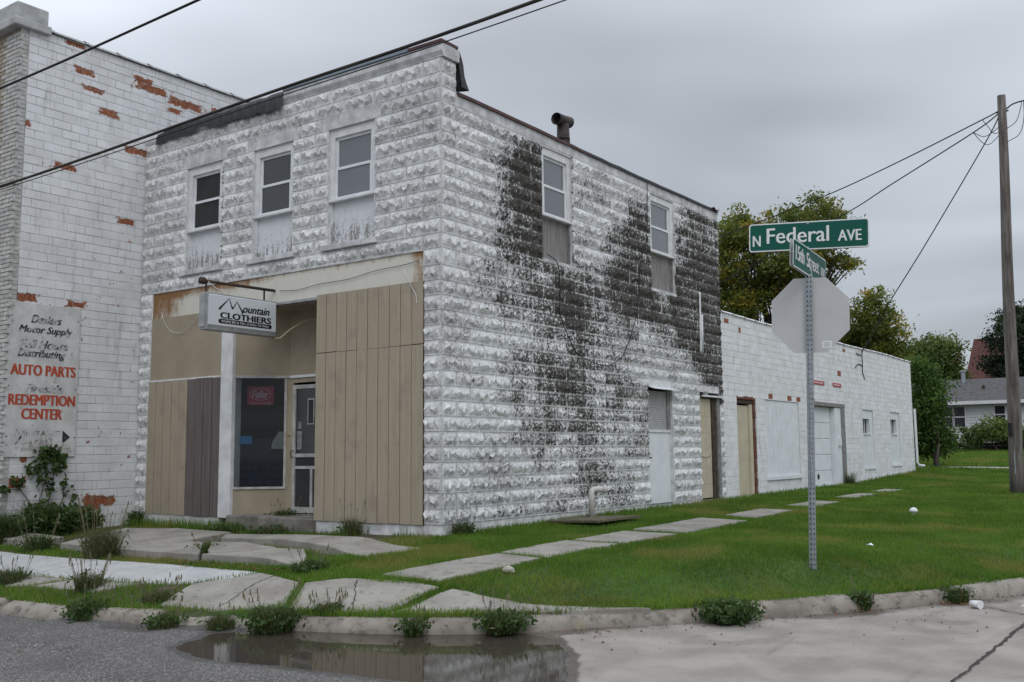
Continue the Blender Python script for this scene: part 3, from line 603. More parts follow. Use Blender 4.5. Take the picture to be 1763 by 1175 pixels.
def tile_verts(w, h, seed):
    key = ('t', round(w, 2), round(h, 3), seed)
    if key in BL_CACHE: return BL_CACHE[key]
    c = .004; d = .005; V = [(0, 0, 0), (w, 0, 0), (w, 0, h), (0, 0, h), (c, -d, c), (w - c, -d, c), (w - c, -d, h - c), (c, -d, h - c)]
    rg = np.random.default_rng(seed + 5); V = np.array(V); V[4:, 1] += rg.normal(0, .0015, 4); BL_CACHE[key] = (V, [(4, 5, 6, 7), (0, 1, 5, 4), (1, 2, 6, 5), (2, 3, 7, 6), (3, 0, 4, 7)]); return BL_CACHE[key]
ME_CACHE = {}
def lay(pieces, verts, name, parent, limit=300, joint=.009):
    """pieces: (rotation, origin, w, h, seed, material). The largest in view are single objects, the rest one joined part."""
    def area(p):
        R, o, w, h = p[:4]; c = np.array(o) + R @ np.array([w / 2, 0, h / 2]); q = project(c)
        d = c - CAM; n = R @ np.array([0, -1, 0]); facing = max(0.0, -(n @ d) / np.linalg.norm(d)); vis = 1 if (-20 < q[0] < 1783 and -20 < q[1] < 1195 and q[2] > 0) else .001
        return w * h * facing / q[2] ** 2 * vis
    pieces = sorted(pieces, key=area, reverse=True); rest = {}
    for i, (R, o, w, h, sd_, mat) in enumerate(pieces):
        w = round(w - joint, 2); h = round(h - joint, 3); key = (verts.__name__, w, h, sd_, mat)
        if i < limit:
            if key not in ME_CACHE:
                V, Fc = verts(w, h, sd_); me = bpy.data.meshes.new(name); me.from_pydata([tuple(v) for v in V], [], Fc); me.update(); me.materials.append(M[mat]); ME_CACHE[key] = me
            ob = bpy.data.objects.new(name, ME_CACHE[key]); COL.objects.link(ob); ob.parent = parent
            T = Matrix([list(R[k]) + [o[k]] for k in range(3)] + [[0, 0, 0, 1]])
            if parent.name in ORG: T = Matrix.Translation(-Vector(ORG[parent.name])) @ T
            ob.matrix_local = T
        else:
            V, Fc = verts(w, h, sd_); r = rest.setdefault(mat, ([], [], [0])); r[0].append(V @ R.T + np.array(o)); r[1].extend([tuple(q + r[2][0] for q in f) for f in Fc]); r[2][0] += len(V)
    for mat, (Vs, Fs, _) in rest.items(): tag(link(name, fast(name, np.vstack(Vs), np.array(Fs)), mat, parent), kind='stuff')
R_FRONT = np.eye(3); R_SIDE = np.array([[0, -1, 0], [1, 0, 0], [0, 0, 1.]])
def cut(u0, u1, v0, v1, holes):
    """parts of the span u0..u1 in the course v0..v1 that no opening takes"""
    spans = [(u0, u1)]
    for a, b, c, d in holes:
        if d <= v0 + .05 or c >= v1 - .05: continue
        nx_ = []
        for p, q in spans:
            if b <= p or a >= q: nx_.append((p, q)); continue
            if a - p > .03: nx_.append((p, a))
            if q - b > .03: nx_.append((b, q))
        spans = nx_
    return [(p, q) for p, q in spans if q - p > .04]
def obox(parent, name, mat, *b, **k): return MB().box(*b).build(name, mat, parent, **k)

# ------------------------------------------------------------------ main building
bld = thing('block_building', 'two storey white rock-faced block building with boarded shopfront and black mould', 'building', (-3.3, 4.5, -.12))
FW = [(-5.47, -4.57, 3.965, 5.69), (-3.80, -2.90, 3.965, 5.69), (-2.14, -1.22, 3.965, 5.69)]; SHOP = (-6.33, -.31, -.25, ZK[18])
SW = [(2.42, 3.28, 3.90, 5.675), (5.97, 6.93, 3.90, 5.675)]; DOOR1 = (5.73, 6.66, -.10, 2.26); DOOR2 = (7.87, 8.80, .0, 2.09)
XL = -6.64; YB = 8.97; ZR = 5.885
fw = plane_wall(XL, 0, -.25, 6.308, FW + [SHOP], lambda u, v, d: (u, d, v), .22).build('front_wall', 'mortar', bld)
sw = plane_wall(0, YB, -.25, ZR, SW + [DOOR1, DOOR2], lambda u, v, d: (-d, u, v), .22).build('side_wall', 'mortar', bld)
obox(bld, 'rear_wall', 'mortar', XL, 0, YB - .01, YB, -.25, ZR - .03)
obox(bld, 'roof', 'tar', XL + .01, -.01, .30, YB - .02, 5.80, 5.86)
MB().quad((XL + .02, .05, .02), (-.02, .05, .02), (-.02, YB - .05, .02), (XL + .02, YB - .05, .02)).build('floor', 'dark_in', bld)
MB().quad((XL + .02, 1.9, 0), (-.2, 1.9, 0), (-.2, 1.9, 3.6), (XL + .02, 1.9, 3.6)).build('inner_wall', 'dark_in', bld)
MB().quad((XL + .02, .24, 3.4), (-.2, .24, 3.4), (-.2, YB - .2, 3.4), (XL + .02, YB - .2, 3.4)).build('ceiling', 'dark_in', bld)
pieces = []
lint_f = [(a - .14, b + .12, 5.69, ZK[28] + .2) for a, b, c, d in FW]
for k in range(31):
    v0, v1 = ZK[k], ZK[k + 1]; 
    if k == 17: v1 = ZK[18]
    if k < 18:
        if v1 - v0 > .05: pieces += [(R_FRONT, (-.305, -.002, v0), .305, v1 - v0, k % 3, 'block_front'), (R_FRONT, (XL, -.002, v0), .31, v1 - v0, (k + 1) % 3, 'block_front')]
    else:
        u = 0; first = .5 if k % 2 == 0 else 1.0; i = 0
        while u > XL + .02:
            wd = LB * (first if i == 0 else 1); a = max(u - wd, XL); 
            for p, q in cut(a, u, v0, v1, FW + lint_f): pieces.append((R_FRONT, (p, -.002, v0), q - p, v1 - v0, random.randrange(5), 'block_front'))
            u = a; i += 1
for k in range(28):
    v0, v1 = ZK[k], ZK[k + 1]; u = 0; first = 1.0 if k % 2 == 0 else .5; i = 0
    while u < YB - .02:
        b_ = min(u + LB * (first if i == 0 else 1), YB)
        for p, q in cut(u, b_, v0, v1, SW + [DOOR1, DOOR2]): pieces.append((R_SIDE, (.002, p, v0), q - p, v1 - v0, random.randrange(5), 'block_side'))
        u = b_; i += 1
for k in (28, 29, 30): pieces.append((R_SIDE, (.002, 0, ZK[k]), .31, ZK[k + 1] - ZK[k], k % 3, 'block_front'))
lay([p for p in pieces if p[0] is R_FRONT], rock_verts, 'block', fw, 110); lay([p for p in pieces if p[0] is not R_FRONT], rock_verts, 'block', sw, 190)
# parapet returns, smooth courses, lintels
obox(bld, 'parapet_return', 'mortar', -.30, -.004, .01, .31, ZR - .1, 6.308)
MB().box(-.25, .006, .315, YB, ZK[28] + .004, ZR - .012).build('top_course', 'stone', bld)
for a, b, c, d in lint_f: MB().box(a + .004, b - .004, -.013, .05, 5.694, ZK[29] - .004).build('lintel', 'stone', fw)
# cornice with cove moulding
cov = [(.25, 6.31), (-.012, 6.31), (-.015, 6.325), (-.045, 6.37), (-.052, 6.385), (-.052, 6.485), (.25, 6.49)]
MB().prism([(-u if 0 else u, v) for u, v in cov], -3.12, .052, 'x').build('cornice', 'stone', bld)
MB().prism([(.25, 6.31), (-.012, 6.31), (-.03, 6.35), (-.035, 6.40), (.25, 6.42)], XL + .01, -3.123, 'x').build('cornice', 'stone', bld)
MB().prism([(0.053, 6.312), (.013, 6.312), (.013, 6.325), (.046, 6.37), (.053, 6.385)][::-1], .26, .33, 'y').build('cornice', 'stone', bld)
MB().box(-.30, .050, .252, .345, 6.39, 6.48).build('cornice', 'stone', bld)
MB().box(-3.10, -.55, -.075, .30, 6.492, 6.555).build('metal_flashing', 'flash_grey', bld, bevel=.006)
MB().box(-.548, .060, -.070, .30, 6.488, 6.535).build('metal_flashing', 'flash_brown', bld, bevel=.006)
# tar sheet draped over the left of the parapet
tm = MB(); nt_ = 46
for i in range(nt_ + 1):
    x = -6.28 + 3.18 * i / nt_; low = 6.36 - .17 * float(VN(i * .23, 1.3, 1.0)) - .05 * (i > 22) ; wv = .018 * math.sin(i * 1.7) + .02 * float(VN(i * .5, 4.4, 1))
    for y, zz in ((.22, 6.50), (-.045 - wv * .3, 6.50), (-.070 - wv, 6.44), (-.075 - wv * 1.4, low)): tm.v.append((x, y, zz - (0.07 if x < -6.1 else 0) + .008 * math.sin(i * .9)))
for i in range(nt_):
    for j in range(3): a = i * 4 + j; tm.f.append((a, a + 4, a + 5, a + 1))
tm.build('tar_sheet', 'tar', bld, smooth=True)
tm = MB()
for i in range(7):
    t = i / 6; zz = 6.47 - .50 * t; tm.v += [(.055 - .02 * math.sin(t * 5), .335 + .015 * t, zz), (.04 + .05 * t, .36 + .13 * t + .02 * math.sin(t * 7), zz - .02), (-.12, .37 + .10 * t, zz)]
for i in range(6):
    for j in range(2): a = i * 3 + j; tm.f.append((a, a + 1, a + 4, a + 3))
tm.build('tar_sheet', 'tar', bld)
# roof edge trim
def edge_trim(y0, y1, mat):
    m = MB(); n = max(2, int((y1 - y0) / .3))
    for i in range(n + 1):
        y = y0 + (y1 - y0) * i / n; s = -.018 * math.exp(-((y - 5) / 2.4) ** 2) + random.uniform(-.006, .006)
        for x, zz in ((-.30, .0), (.035, .0), (.038, -.045), (.010, -.048)): m.v.append((x, y, ZR + .018 + s + zz))
    for i in range(n):
        for j in range(3): a = i * 4 + j; m.f.append((a, a + 1, a + 5, a + 4))
    m.build('roof_edge', mat, bld)
edge_trim(.33, 3.9, 'flash_brown'); edge_trim(3.9, YB, 'tar')
tm = MB()
for i in range(5): t = i / 4; tm.v += [(.05 + .02 * i, 8.6 + .1 * i, 5.89 + .05 * math.sin(i * 2.2)), (-.2, 8.55 + .12 * i, 5.93 + .06 * math.cos(i * 1.7))]
for i in range(4): a = 2 * i; tm.f.append((a, a + 2, a + 3, a + 1))
tm.build('torn_flashing', 'flash_brown', bld)
# windows
def window(name, P, u0, u1, v0, v1, vsp, panel, pane, lower_pane, sash_mat='white_vinyl', trim='white_trim', deep=.0):
    """sash window in the upper part of an old opening whose lower part is boarded.  P(u,v,d): d outward"""
    def bx(m, a, b, c, d, e, f):
        p = [P(a, c, e), P(b, c, e), P(b, d, e), P(a, d, e), P(a, c, f), P(b, c, f), P(b, d, f), P(a, d, f)]; n = len(m.v); m.v += p
        m.f += [tuple(n + i for i in q) for q in ((0, 3, 2, 1), (4, 5, 6, 7), (0, 1, 5, 4), (1, 2, 6, 5), (2, 3, 7, 6), (3, 0, 4, 7))]; return m
    t = .095; m = MB(); bx(m, u0, u0 + t, vsp, v1, -.10, -.022); bx(m, u1 - t, u1, vsp, v1, -.10, -.022); bx(m, u0 + t, u1 - t, v1 - t - .03, v1, -.10, -.024); bx(m, u0 + .01, u1 - .01, vsp - .035, vsp, -.10, .012)
    wob = m.build(name, trim, bld, bevel=.004)
    a, b, c, d = u0 + t, u1 - t, vsp, v1 - t - .03; mid = (c + d) / 2; s = .04
    for lo, hi, dd in ((mid - .018, d, -.060), (c, mid + .018, -.042)):
        m = MB(); bx(m, a, a + s, lo, hi, dd - .03, dd); bx(m, b - s, b, lo, hi, dd - .03, dd); bx(m, a + s, b - s, lo, lo + s, dd - .03, dd - .001); bx(m, a + s, b - s, hi - s, hi, dd - .03, dd - .001); m.build('sash', sash_mat, wob)
        m = MB(); bx(m, a + s, b - s, lo + s, hi - s, dd - .022, dd - .016); m.build('pane', pane if hi == d else lower_pane, wob)
    m = MB(); bx(m, u0 + .01, u1 - .01, v0, vsp - .036, -.11, -.075); m.build('boarding', panel, wob)
    for q in ((u0, u0 + .035), (u1 - .035, u1)): m = MB(); bx(m, q[0], q[1], v0, vsp - .037, -.10, -.035); m.build('side_board', 'grey_wood' if panel != 'ply_peel' else 'ply_peel', wob)
    return wob, bx
Pf = lambda u, v, d: (u, -d, v); Ps = lambda u, v, d: (d, u, v)
for i, h in enumerate(FW):
    wob, bx = window('window', Pf, *h, 4.635, 'ply_peel', ('screen', 'pane', 'pane_sky')[i], ('screen', 'pane', 'pane_sky')[i])
    m = MB(); bx(m, h[0] - .10, h[1] + .07, 3.88, 3.964, -.05, .065); m.build('sill', 'stone', wob, bevel=.006)
for i, h in enumerate(SW):
    wob, bx = window('window', Ps, *h, 4.61, 'ply_grey', 'pane_sky', 'pane_sky')
    m = MB(); bx(m, h[0] - .02, h[1] + .02, 3.845, 3.899, -.05, .022); m.build('sill', 'stone', wob)
# shopfront
MB().box(-6.34, -.307, .004, .16, 3.23, ZK[18] - .012).build('lintel_beam', 'beam', bld)
MB().box(XL + .32, -.31, -.014, .06, ZK[18] - .016, ZK[18] - .002).build('angle_iron', 'stone', bld)
MB().box(-6.33, -4.46, -.018, .12, -.25, -.012).build('plinth', 'stone', bld); MB().box(-2.30, -.305, -.018, .12, -.25, .008).build('plinth', 'stone', bld)
def boards(x0, x1, n, z0, z1, y, mat, par, jitter=.003):
    w_ = (x1 - x0) / n
    for i in range(n): 
        dy = random.uniform(-jitter, jitter); a = x0 + i * w_ + .006; b = x0 + (i + 1) * w_ - .006
        pk = MB().box(a, b, y - .012 + dy, y + dy, z0 + random.uniform(-.006, .006), z1); pk.build('plank', mat, par)
bp = MB().box(-2.325, -.285, -.020, .0035, .012, 3.245).build('boarded_front', 'jamb', bld)
boards(-2.325, -.285, 10, .012, 2.388, -.028, 'tan_panel', bp); boards(-2.325, -.285, 10, 2.396, 3.245, -.022, 'tan_panel', bp)
bp = MB().box(-6.345, -4.46, -.012, .0035, -.008, 2.16).build('boarded_front', 'jamb', bld)
boards(-6.345, -5.295, 5, -.008, 2.165, -.016, 'tan_panel', bp); boards(-5.293, -4.46, 4, -.012, 2.17, -.019, 'purple_panel', bp)
MB().box(-6.325, -4.47, -.010, .002, 2.178, 3.225).build('plain_panel', 'tan_plain', bld)
MB().box(-6.36, -4.455, -.030, -.010, 2.162, 2.19).build('drip_strip', 'white_trim', bld)
MB().box(-4.47, -4.19, -.030, .16, -.02, 3.225).build('white_post', 'white_trim', bld, bevel=.008)
# recessed entry
M['old_trim'] = simple('dingy_white_trim', (.42, .415, .40), .6, .25, 7, grime=(.58, (.20, .19, .18)))
M['stoop'] = slab_mat('dirty_stoop', (.13, .12, .105), (.27, .255, .23))
A = Vector((-4.19, .03, 0)); B = Vector((-3.60, .63, 0)); dv = (B - A); LL = dv.length; dv.normalize(); nv = Vector((dv.y, -dv.x, 0))
Pd = lambda u, v, d: tuple(A + dv * u + nv * d + Vector((0, 0, v)))
def dbox(u0, u1, v0, v1, d0, d1):
    m = MB(); p = [Pd(u0, v0, d0), Pd(u1, v0, d0), Pd(u1, v1, d0), Pd(u0, v1, d0), Pd(u0, v0, d1), Pd(u1, v0, d1), Pd(u1, v1, d1), Pd(u0, v1, d1)]; m.v = p
    m.f = [(0, 3, 2, 1), (4, 5, 6, 7), (0, 1, 5, 4), (1, 2, 6, 5), (2, 3, 7, 6), (3, 0, 4, 7)]; return m
dbox(0, LL, -.02, .43, -.06, 0).build('stall_riser', 'tan_plain', bld); dbox(0, LL, 2.17, 3.22, -.06, 0).build('upper_panel', 'tan_plain', bld); dbox(.79, LL, .43, 2.17, -.06, -.001).build('entry_panel', 'tan_plain', bld)
dw = dbox(0, LL + .02, 2.135, 2.175, -.02, .022).build('display_window', 'old_trim', bld)
dbox(.755, .792, .45, 2.135, -.03, .012).build('window_frame', 'old_trim', dw); dbox(0, .79, .415, .45, -.03, .022).build('window_frame', 'old_trim', dw); dbox(0, .012, .45, 2.135, -.03, .008).build('window_frame', 'old_trim', dw)
MB().quad(Pd(.012, .45, -.010), Pd(.755, .45, -.010), Pd(.755, 2.135, -.010), Pd(.012, 2.135, -.010)).build('pane', 'shop_glass', dw)
yd = .66
MB().box(-3.60, -3.53, yd - .03, yd + .06, .05, 3.22).build('entry_panel', 'tan_plain', bld); MB().box(-3.53, -2.33, yd - .028, yd + .06, 2.06, 3.22).build('entry_panel', 'tan_plain', bld)
MB().box(-2.36, -2.31, .01, yd, .0, 3.22).build('entry_panel', 'tan_plain', bld); MB().box(-4.3, -2.31, .03, 1.0, 3.19, 3.222).build('soffit', 'tan_plain', bld)
MB().box(-3.60, -2.33, yd - .05, yd - .028, 2.135, 2.175).build('transom_trim', 'white_trim', bld)
MB().box(-3.28, -2.33, -.005, .03, 3.19, 3.228).build('awning_track', 'alum', bld); MB().box(-3.28, -2.33, .001, .02, 3.150, 3.188).build('awning_track', 'jamb', bld)
st = MB().box(-4.19, -2.31, -.10, 1.2, -.22, .035); st.build('stoop', 'stoop', bld, bevel=.02)
ed = MB().box(-3.53, -3.47, yd - .035, yd + .02, .04, 2.02).box(-2.60, -2.54, yd - .035, yd + .02, .04, 2.02).box(-3.47, -2.60, yd - .034, yd + .02, 1.96, 2.02).build('entry_door', 'old_trim', bld)
for a, b, c, d, mt in ((-3.47, -2.60, .90, .955, 'old_trim'), (-3.47, -2.60, .72, .765, 'old_trim'), (-3.47, -2.60, .05, .14, 'old_trim'), (-3.13, -3.08, .14, .72, 'old_trim')): MB().box(min(a, b), max(a, b), yd - .03, yd + .01, c, d).build('door_rail', mt, ed)
MB().box(-3.47, -2.60, yd - .012, yd - .006, .955, 1.96).build('pane', 'pane', ed); MB().box(-3.47, -2.60, yd - .012, yd - .006, .14, .72).build('pane', 'screen', ed); MB().box(-3.47, -2.60, yd - .014, yd - .006, .765, .90).build('kick_panel', 'screen', ed)
MB().box(-3.20, -3.06, yd - .028, yd - .012, 1.40, 1.80).build('mail_slot', 'old_trim', ed); MB().box(-3.185, -3.075, yd - .030, yd - .027, 1.42, 1.78).build('mail_slot', 'screen', ed)
MB().tube([(-3.50, yd - .04, 1.0), (-3.50, yd - .09, 1.0), (-3.50, yd - .09, .9), (-3.50, yd - .04, .9)], .009).build('door_handle', 'rust_dark', ed)
MB().box(-3.435, -3.33, yd - .020, yd - .0135, 1.02, 1.30).build('notice', 'grey_wood', ed); MB().box(-3.42, -3.345, yd - .020, yd - .0135, 1.34, 1.45).build('notice', 'grey_wood', ed)
dbox(.815, .865, 1.24, 1.36, 0, .022).build('doorbell_box', 'beige_box', bld, bevel=.004)
# things in the shop window
def hung(name, label, cat, u0, u1, v0, v1, d, mat): return tag(dbox(u0, u1, v0, v1, d - .003, d).build(name, mat), label, cat)
post = hung('poster', 'crimson poster with white oval emblem hung inside the shop window', 'poster', .185, .59, 1.715, 2.01, -.030, 'pink_sign')
W_ = Vector((0, 0, 1))
def dtext(body, par, mat, w_, h_, u, v, d, **k): return wall_text(body, par, mat, w_, h_, Pd(u, v, d), dv, W_, .0, **k)
M['poster_white'] = simple('poster_white', (.62, .50, .52), .6, .05, 8)
dtext('Fuller', post, 'poster_white', .26, .12, .385, 1.885, -.0285, shear=.35, heavy=.004); dtext('SOLD HERE', post, 'poster_white', .33, .034, .39, 1.745, -.0285, shear=.3)
m = MB(); n = 40
for i in range(n): 
    a = 2 * math.pi * i / n; b = 2 * math.pi * (i + 1) / n
    m.quad(Pd(.385 + .165 * math.cos(a), 1.885 + .098 * math.sin(a), -.0287), Pd(.385 + .165 * math.cos(b), 1.885 + .098 * math.sin(b), -.0287), Pd(.385 + .156 * math.cos(b), 1.885 + .090 * math.sin(b), -.0287), Pd(.385 + .156 * math.cos(a), 1.885 + .090 * math.sin(a), -.0287))
m.build('emblem_ring', 'poster_white', post)
hung('paper_sheet', 'blank sky blue paper taped inside the shop window', 'paper', .085, .27, 1.11, 1.235, -.03, 'blue_paper')
m = MB(); pts = [(.565, 1.035), (.762, 1.03), (.762, 1.30), (.672, 1.30), (.59, 1.16), (.568, 1.09)]; m.poly([Pd(u, v, -.04) for u, v in pts]); n = len(m.v); m.poly([Pd(u, v, -.05) for u, v in pts][::-1]); tag(m.build('cloth', 'cream_cloth'), 'pale draped cloth at the edge of the shop window', 'cloth')
m = MB(); n = 50
for i in range(n + 1):
    u = -.02 + .82 * i / n; d = -.14 + .020 * math.sin(i * 1.15) + .01 * math.sin(i * .5); tp = 1.23 - .03 * math.sin(u * 4)
    m.v += [Pd(u, .40, d), Pd(u, tp, d * .95)]
for i in range(n): m.f.append((2 * i, 2 * i + 2, 2 * i + 3, 2 * i + 1))
tag(m.build('curtain', 'curtain', smooth=True), 'dark navy half curtain behind the shop window glass', 'curtain')
# side doors
M['louvre'] = simple('grey_louvre', (.36, .365, .37), .6, .12, 6)
d1 = MB().box(-.16, -.05, DOOR1[0] + .005, DOOR1[1] - .005, -.08, 1.31).build('side_door', 'white_door', bld)
MB().box(-.055, -.030, DOOR1[0] + .004, DOOR1[1] - .004, 1.285, 1.335).build('door_rail', 'white_trim', d1); MB().box(-.12, -.060, DOOR1[0] + .05, DOOR1[1] - .10, 1.335, 2.03).build('screen', 'louvre', d1)
for i in range(20):
    z0 = 1.345 + i * .0345; m = MB(); m.prism([(-.061, z0 + .020), (-.056, z0), (-.055, z0 + .006), (-.060, z0 + .030)], DOOR1[0] + .045, DOOR1[1] - .115); m.build('louvre_slat', 'louvre', d1)
MB().box(-.13, -.03, DOOR1[1] - .112, DOOR1[1] - .004, 1.336, 2.06).build('door_stile', 'grey_wood', d1); MB().box(-.13, -.03, DOOR1[0] + .002, DOOR1[0] + .044, 1.336, 2.06).build('door_stile', 'white_trim', d1)
MB().prism([(-.02, 2.10), (.16, 2.045), (.16, 2.055), (-.02, 2.115)], DOOR1[0] - .02, DOOR1[1] + .02).build('door_hood', 'white_vinyl', d1)
MB().box(-.10, .004, DOOR1[0], DOOR1[1], 2.105, 2.255).build('door_head', 'white_trim', d1)
MB().tube([(-.03, DOOR1[0] + .05, .83), (.03, DOOR1[0] + .04, .83), (.04, DOOR1[0] - .03, .84)], .010).build('door_handle', 'rust_dark', d1)
d2 = MB().box(-.09, -.045, DOOR2[0] + .02, 8.46, .03, 1.97).build('side_door', 'cream_door', bld)
for v in (.30, .62, .98, 1.30, 1.62):
    for y in (7.97, 8.20): MB().box(-.046, -.040, y, y + .15, v, v + .24).build('door_panel', 'cream_door', d2, bevel=.004)
MB().box(-.20, -.02, 8.465, 8.66, .0, 1.99).build('door_jamb', 'jamb', d2); MB().box(-.20, .012, 8.665, 8.78, -.02, 2.03).build('door_jamb', 'grey_wood', d2); MB().box(-.20, -.01, 7.872, 7.91, .0, 2.02).build('door_jamb', 'grey_wood', d2)
MB().box(-.2, .01, 7.872, 8.79, 1.975, 2.05).build('door_head', 'jamb', d2); MB().box(-.02, .07, 7.95, 8.82, 2.0, 2.03).build('door_hood', 'white_vinyl', d2); MB().box(-.03, .02, 7.86, 8.8, -.09, .0).build('door_sill', 'slab', d2)
MB().box(.0, .07, 8.02, 8.12, 2.032, 2.10).build('lamp_box', 'alum', d2)
M['string'] = simple('dark_twine', (.05, .045, .04), .9, .2, 8)
MB().tube([(-.034, 7.92 + .48 * t, .86 - .05 * math.sin(math.pi * t)) for t in np.linspace(0, 1, 9)], .004, 5).build('twine', 'string', d2)
# roof flue
fl = thing('roof_flue', 'sooty T-topped flue pipe on the roof of the block building', 'chimney', (-.6, 4.0, 5.86))
MB().tube([(-.6, 3.99, 5.86), (-.6, 4.01, 6.25), (-.6, 4.0, 6.55)], [.115, .115, .105], 16).build('flue_pipe', 'rust_pipe', fl, smooth=True); MB().tube([(-.6, 4.0, 6.27), (-.6, 4.0, 6.31)], .12, 16).build('collar', 'rust_pipe', fl, smooth=True)
tt = MB().tube([(-.60, 3.79, 6.60), (-.6, 4.0, 6.62), (-.6, 4.21, 6.64)], [.105, .095, .10], 16, caps=False).build('flue_tee', 'rust_pipe', fl, smooth=True)
so_ = tt.modifiers.new('s', 'SOLIDIFY'); so_.thickness = .01
# conduit, cable, pvc vent
cd = thing('wall_conduit', 'two thin white conduits on the mouldy side wall', 'conduit', (.04, 7.9, 2.83))
MB().tube([(.03, 7.90, 2.86), (.045, 7.90, 2.9), (.045, 7.92, 4.02), (.03, 7.92, 4.06)], .022).build('pipe', 'white_vinyl', cd, smooth=True); MB().tube([(.045, 7.98, 2.87), (.045, 7.99, 3.62)], .022).build('pipe', 'white_vinyl', cd, smooth=True)
wp = catmull([(2.47, 3.956), (2.752, 3.845), (2.8, 3.444), (2.791, 3.082), (3.008, 2.766), (3.35, 2.463), (4.143, 2.357), (4.611, 2.487), (4.895, 2.727), (5.274, 3.352), (5.46, 4.249), (5.706, 4.754), (5.76, 5.279), (5.787, 5.836)], 6)
tag(MB().tube([(.062, a, b) for a, b in wp], .0075, 6).build('hanging_cable', 'black', smooth=True), 'black cable looping loosely down the mouldy side wall', 'cable')
pv = thing('vent_pipe', 'short white plastic vent pipe with elbow beside the side wall', 'pipe', (.35, 3.15, -.1))
MB().tube([(.30, 3.25, -.10), (.30, 3.25, .30), (.30, 3.26, .345), (.32, 3.30, .365), (.36, 3.34, .37), (.46, 3.42, .37)], .048, 14).build('pipe', 'pvc', pv, smooth=True); MB().tube([(.42, 3.39, .37), (.47, 3.43, .37)], .058, 14).build('socket', 'pvc', pv, smooth=True)
M['hatch'] = wood('mossy_plank', (.07, .065, .04), (.17, .15, .10), (3, 20, 20))
hc = thing('hatch_cover', 'mossy wooden cover lying on the grass under the vent pipe', 'cover', (.55, 2.9, -.1))
for i in range(4): MB().box(.15 + .22 * i, .36 + .22 * i, 2.2, 3.5, -.075 + .008 * i, -.045 + .008 * i).build('plank', 'hatch', hc)

# ------------------------------------------------------------------ hanging shop sign
XS = -3.20
sg = thing('hanging_sign', 'white light-box sign lettered Mountain Clothiers hung over the shop entry', 'sign', (XS - .08, -.65, 2.70))
MB().box(XS - .155, XS - .005, -1.29, -.03, 2.70, 3.235).build('sign_box', 'alum', sg, bevel=.01)
MB().prism([(XS - .02, 2.745), (XS + .012, 2.775), (XS + .012, 3.20), (XS - .02, 3.225)], -1.265, -.045).build('sign_face', 'lightbox', sg); MB().prism([(XS - .14, 2.745), (XS - .172, 2.775), (XS - .172, 3.20), (XS - .14, 3.225)][::-1], -1.265, -.045).build('sign_face', 'lightbox', sg)
MB().box(XS - .14, XS - .02, -1.312, -1.288, 2.74, 3.21).build('end_cap', 'alum', sg)
br = MB().tube([(XS - .08, -1.30, 3.395), (XS - .08, .0, 3.415)], .022, 10).build('bracket_bar', 'rust_dark', sg, smooth=True)
MB().tube([(XS - .08, -1.35, 3.395), (XS - .08, -1.28, 3.395)], .05, 14).build('bar_end', 'rust_dark', sg, smooth=True)
for y in (-1.25, -.20): MB().tube([(XS - .08, y, 3.39), (XS - .08, y, 3.23)], .014, 8).build('hanger', 'rust_dark', sg)
MB().tube([(XS - .08, -.06, 2.72), (XS - .06, .0, 2.68), (XS, .06, 2.69), (XS + .10, .16, 2.82), (XS + .24, .32, 2.96), (XS + .42, .42, 2.99), (XS + .75, .5, 2.97)], .016, 8).build('supply_conduit', 'beige_box', sg, smooth=True)
MB().tube([(XS - .08, -1.28, 3.43), (XS - .02, -1.12, 3.30), (XS, -1.0, 3.28), (XS, -.85, 3.30)], .006, 5).build('loose_wire', 'white_trim', sg)
U_ = (0, 1, 0)
def stext(body, w_, h_, y, z_, mat='black_letter', off=.014, **k): return wall_text(body, sg, mat, w_, h_, (XS, y, z_), U_, (0, 0, 1), off, **k)
def stroke(pts, wd, x):
    m = MB()
    for (a, b), (w0, w1) in zip(zip(pts[:-1], pts[1:]), wd):
        a = Vector(a); b = Vector(b); d = (b - a).normalized(); n = Vector((-d.y, d.x)); m.poly([(x, *(a + n * w0)), (x, *(b + n * w1)), (x, *(b - n * w1)), (x, *(a - n * w0))])
    return m
stroke([(-1.09, 3.005), (-.915, 3.175), (-.855, 3.03), (-.775, 3.145), (-.665, 2.985)], [(.017, .004), (.004, .013), (.011, .004), (.004, .016)], XS + .0145).build('lettering', 'black_letter', sg)
stext('ountain', .50, .105, -.42, 3.055, shear=.3, heavy=.004); stext('CLOTHIERS', .93, .088, -.605, 2.925, heavy=.0065)
m = MB(); pl_ = [(-.61 + .455 * sx_ + .032 * math.cos(a), 2.838 + .032 * math.sin(a)) for sx_, a in [(1, t) for t in np.linspace(-math.pi / 2, math.pi / 2, 8)] + [(-1, t) for t in np.linspace(math.pi / 2, 1.5 * math.pi, 8)]]
m.poly([(XS + .0142, a, b) for a, b in pl_]); m.build('lettering', 'black_letter', sg)
stext('WHERE BIG & TALL IS WALL TO WALL', .87, .034, -.61, 2.838, 'sign_white', .0175, shear=.2)
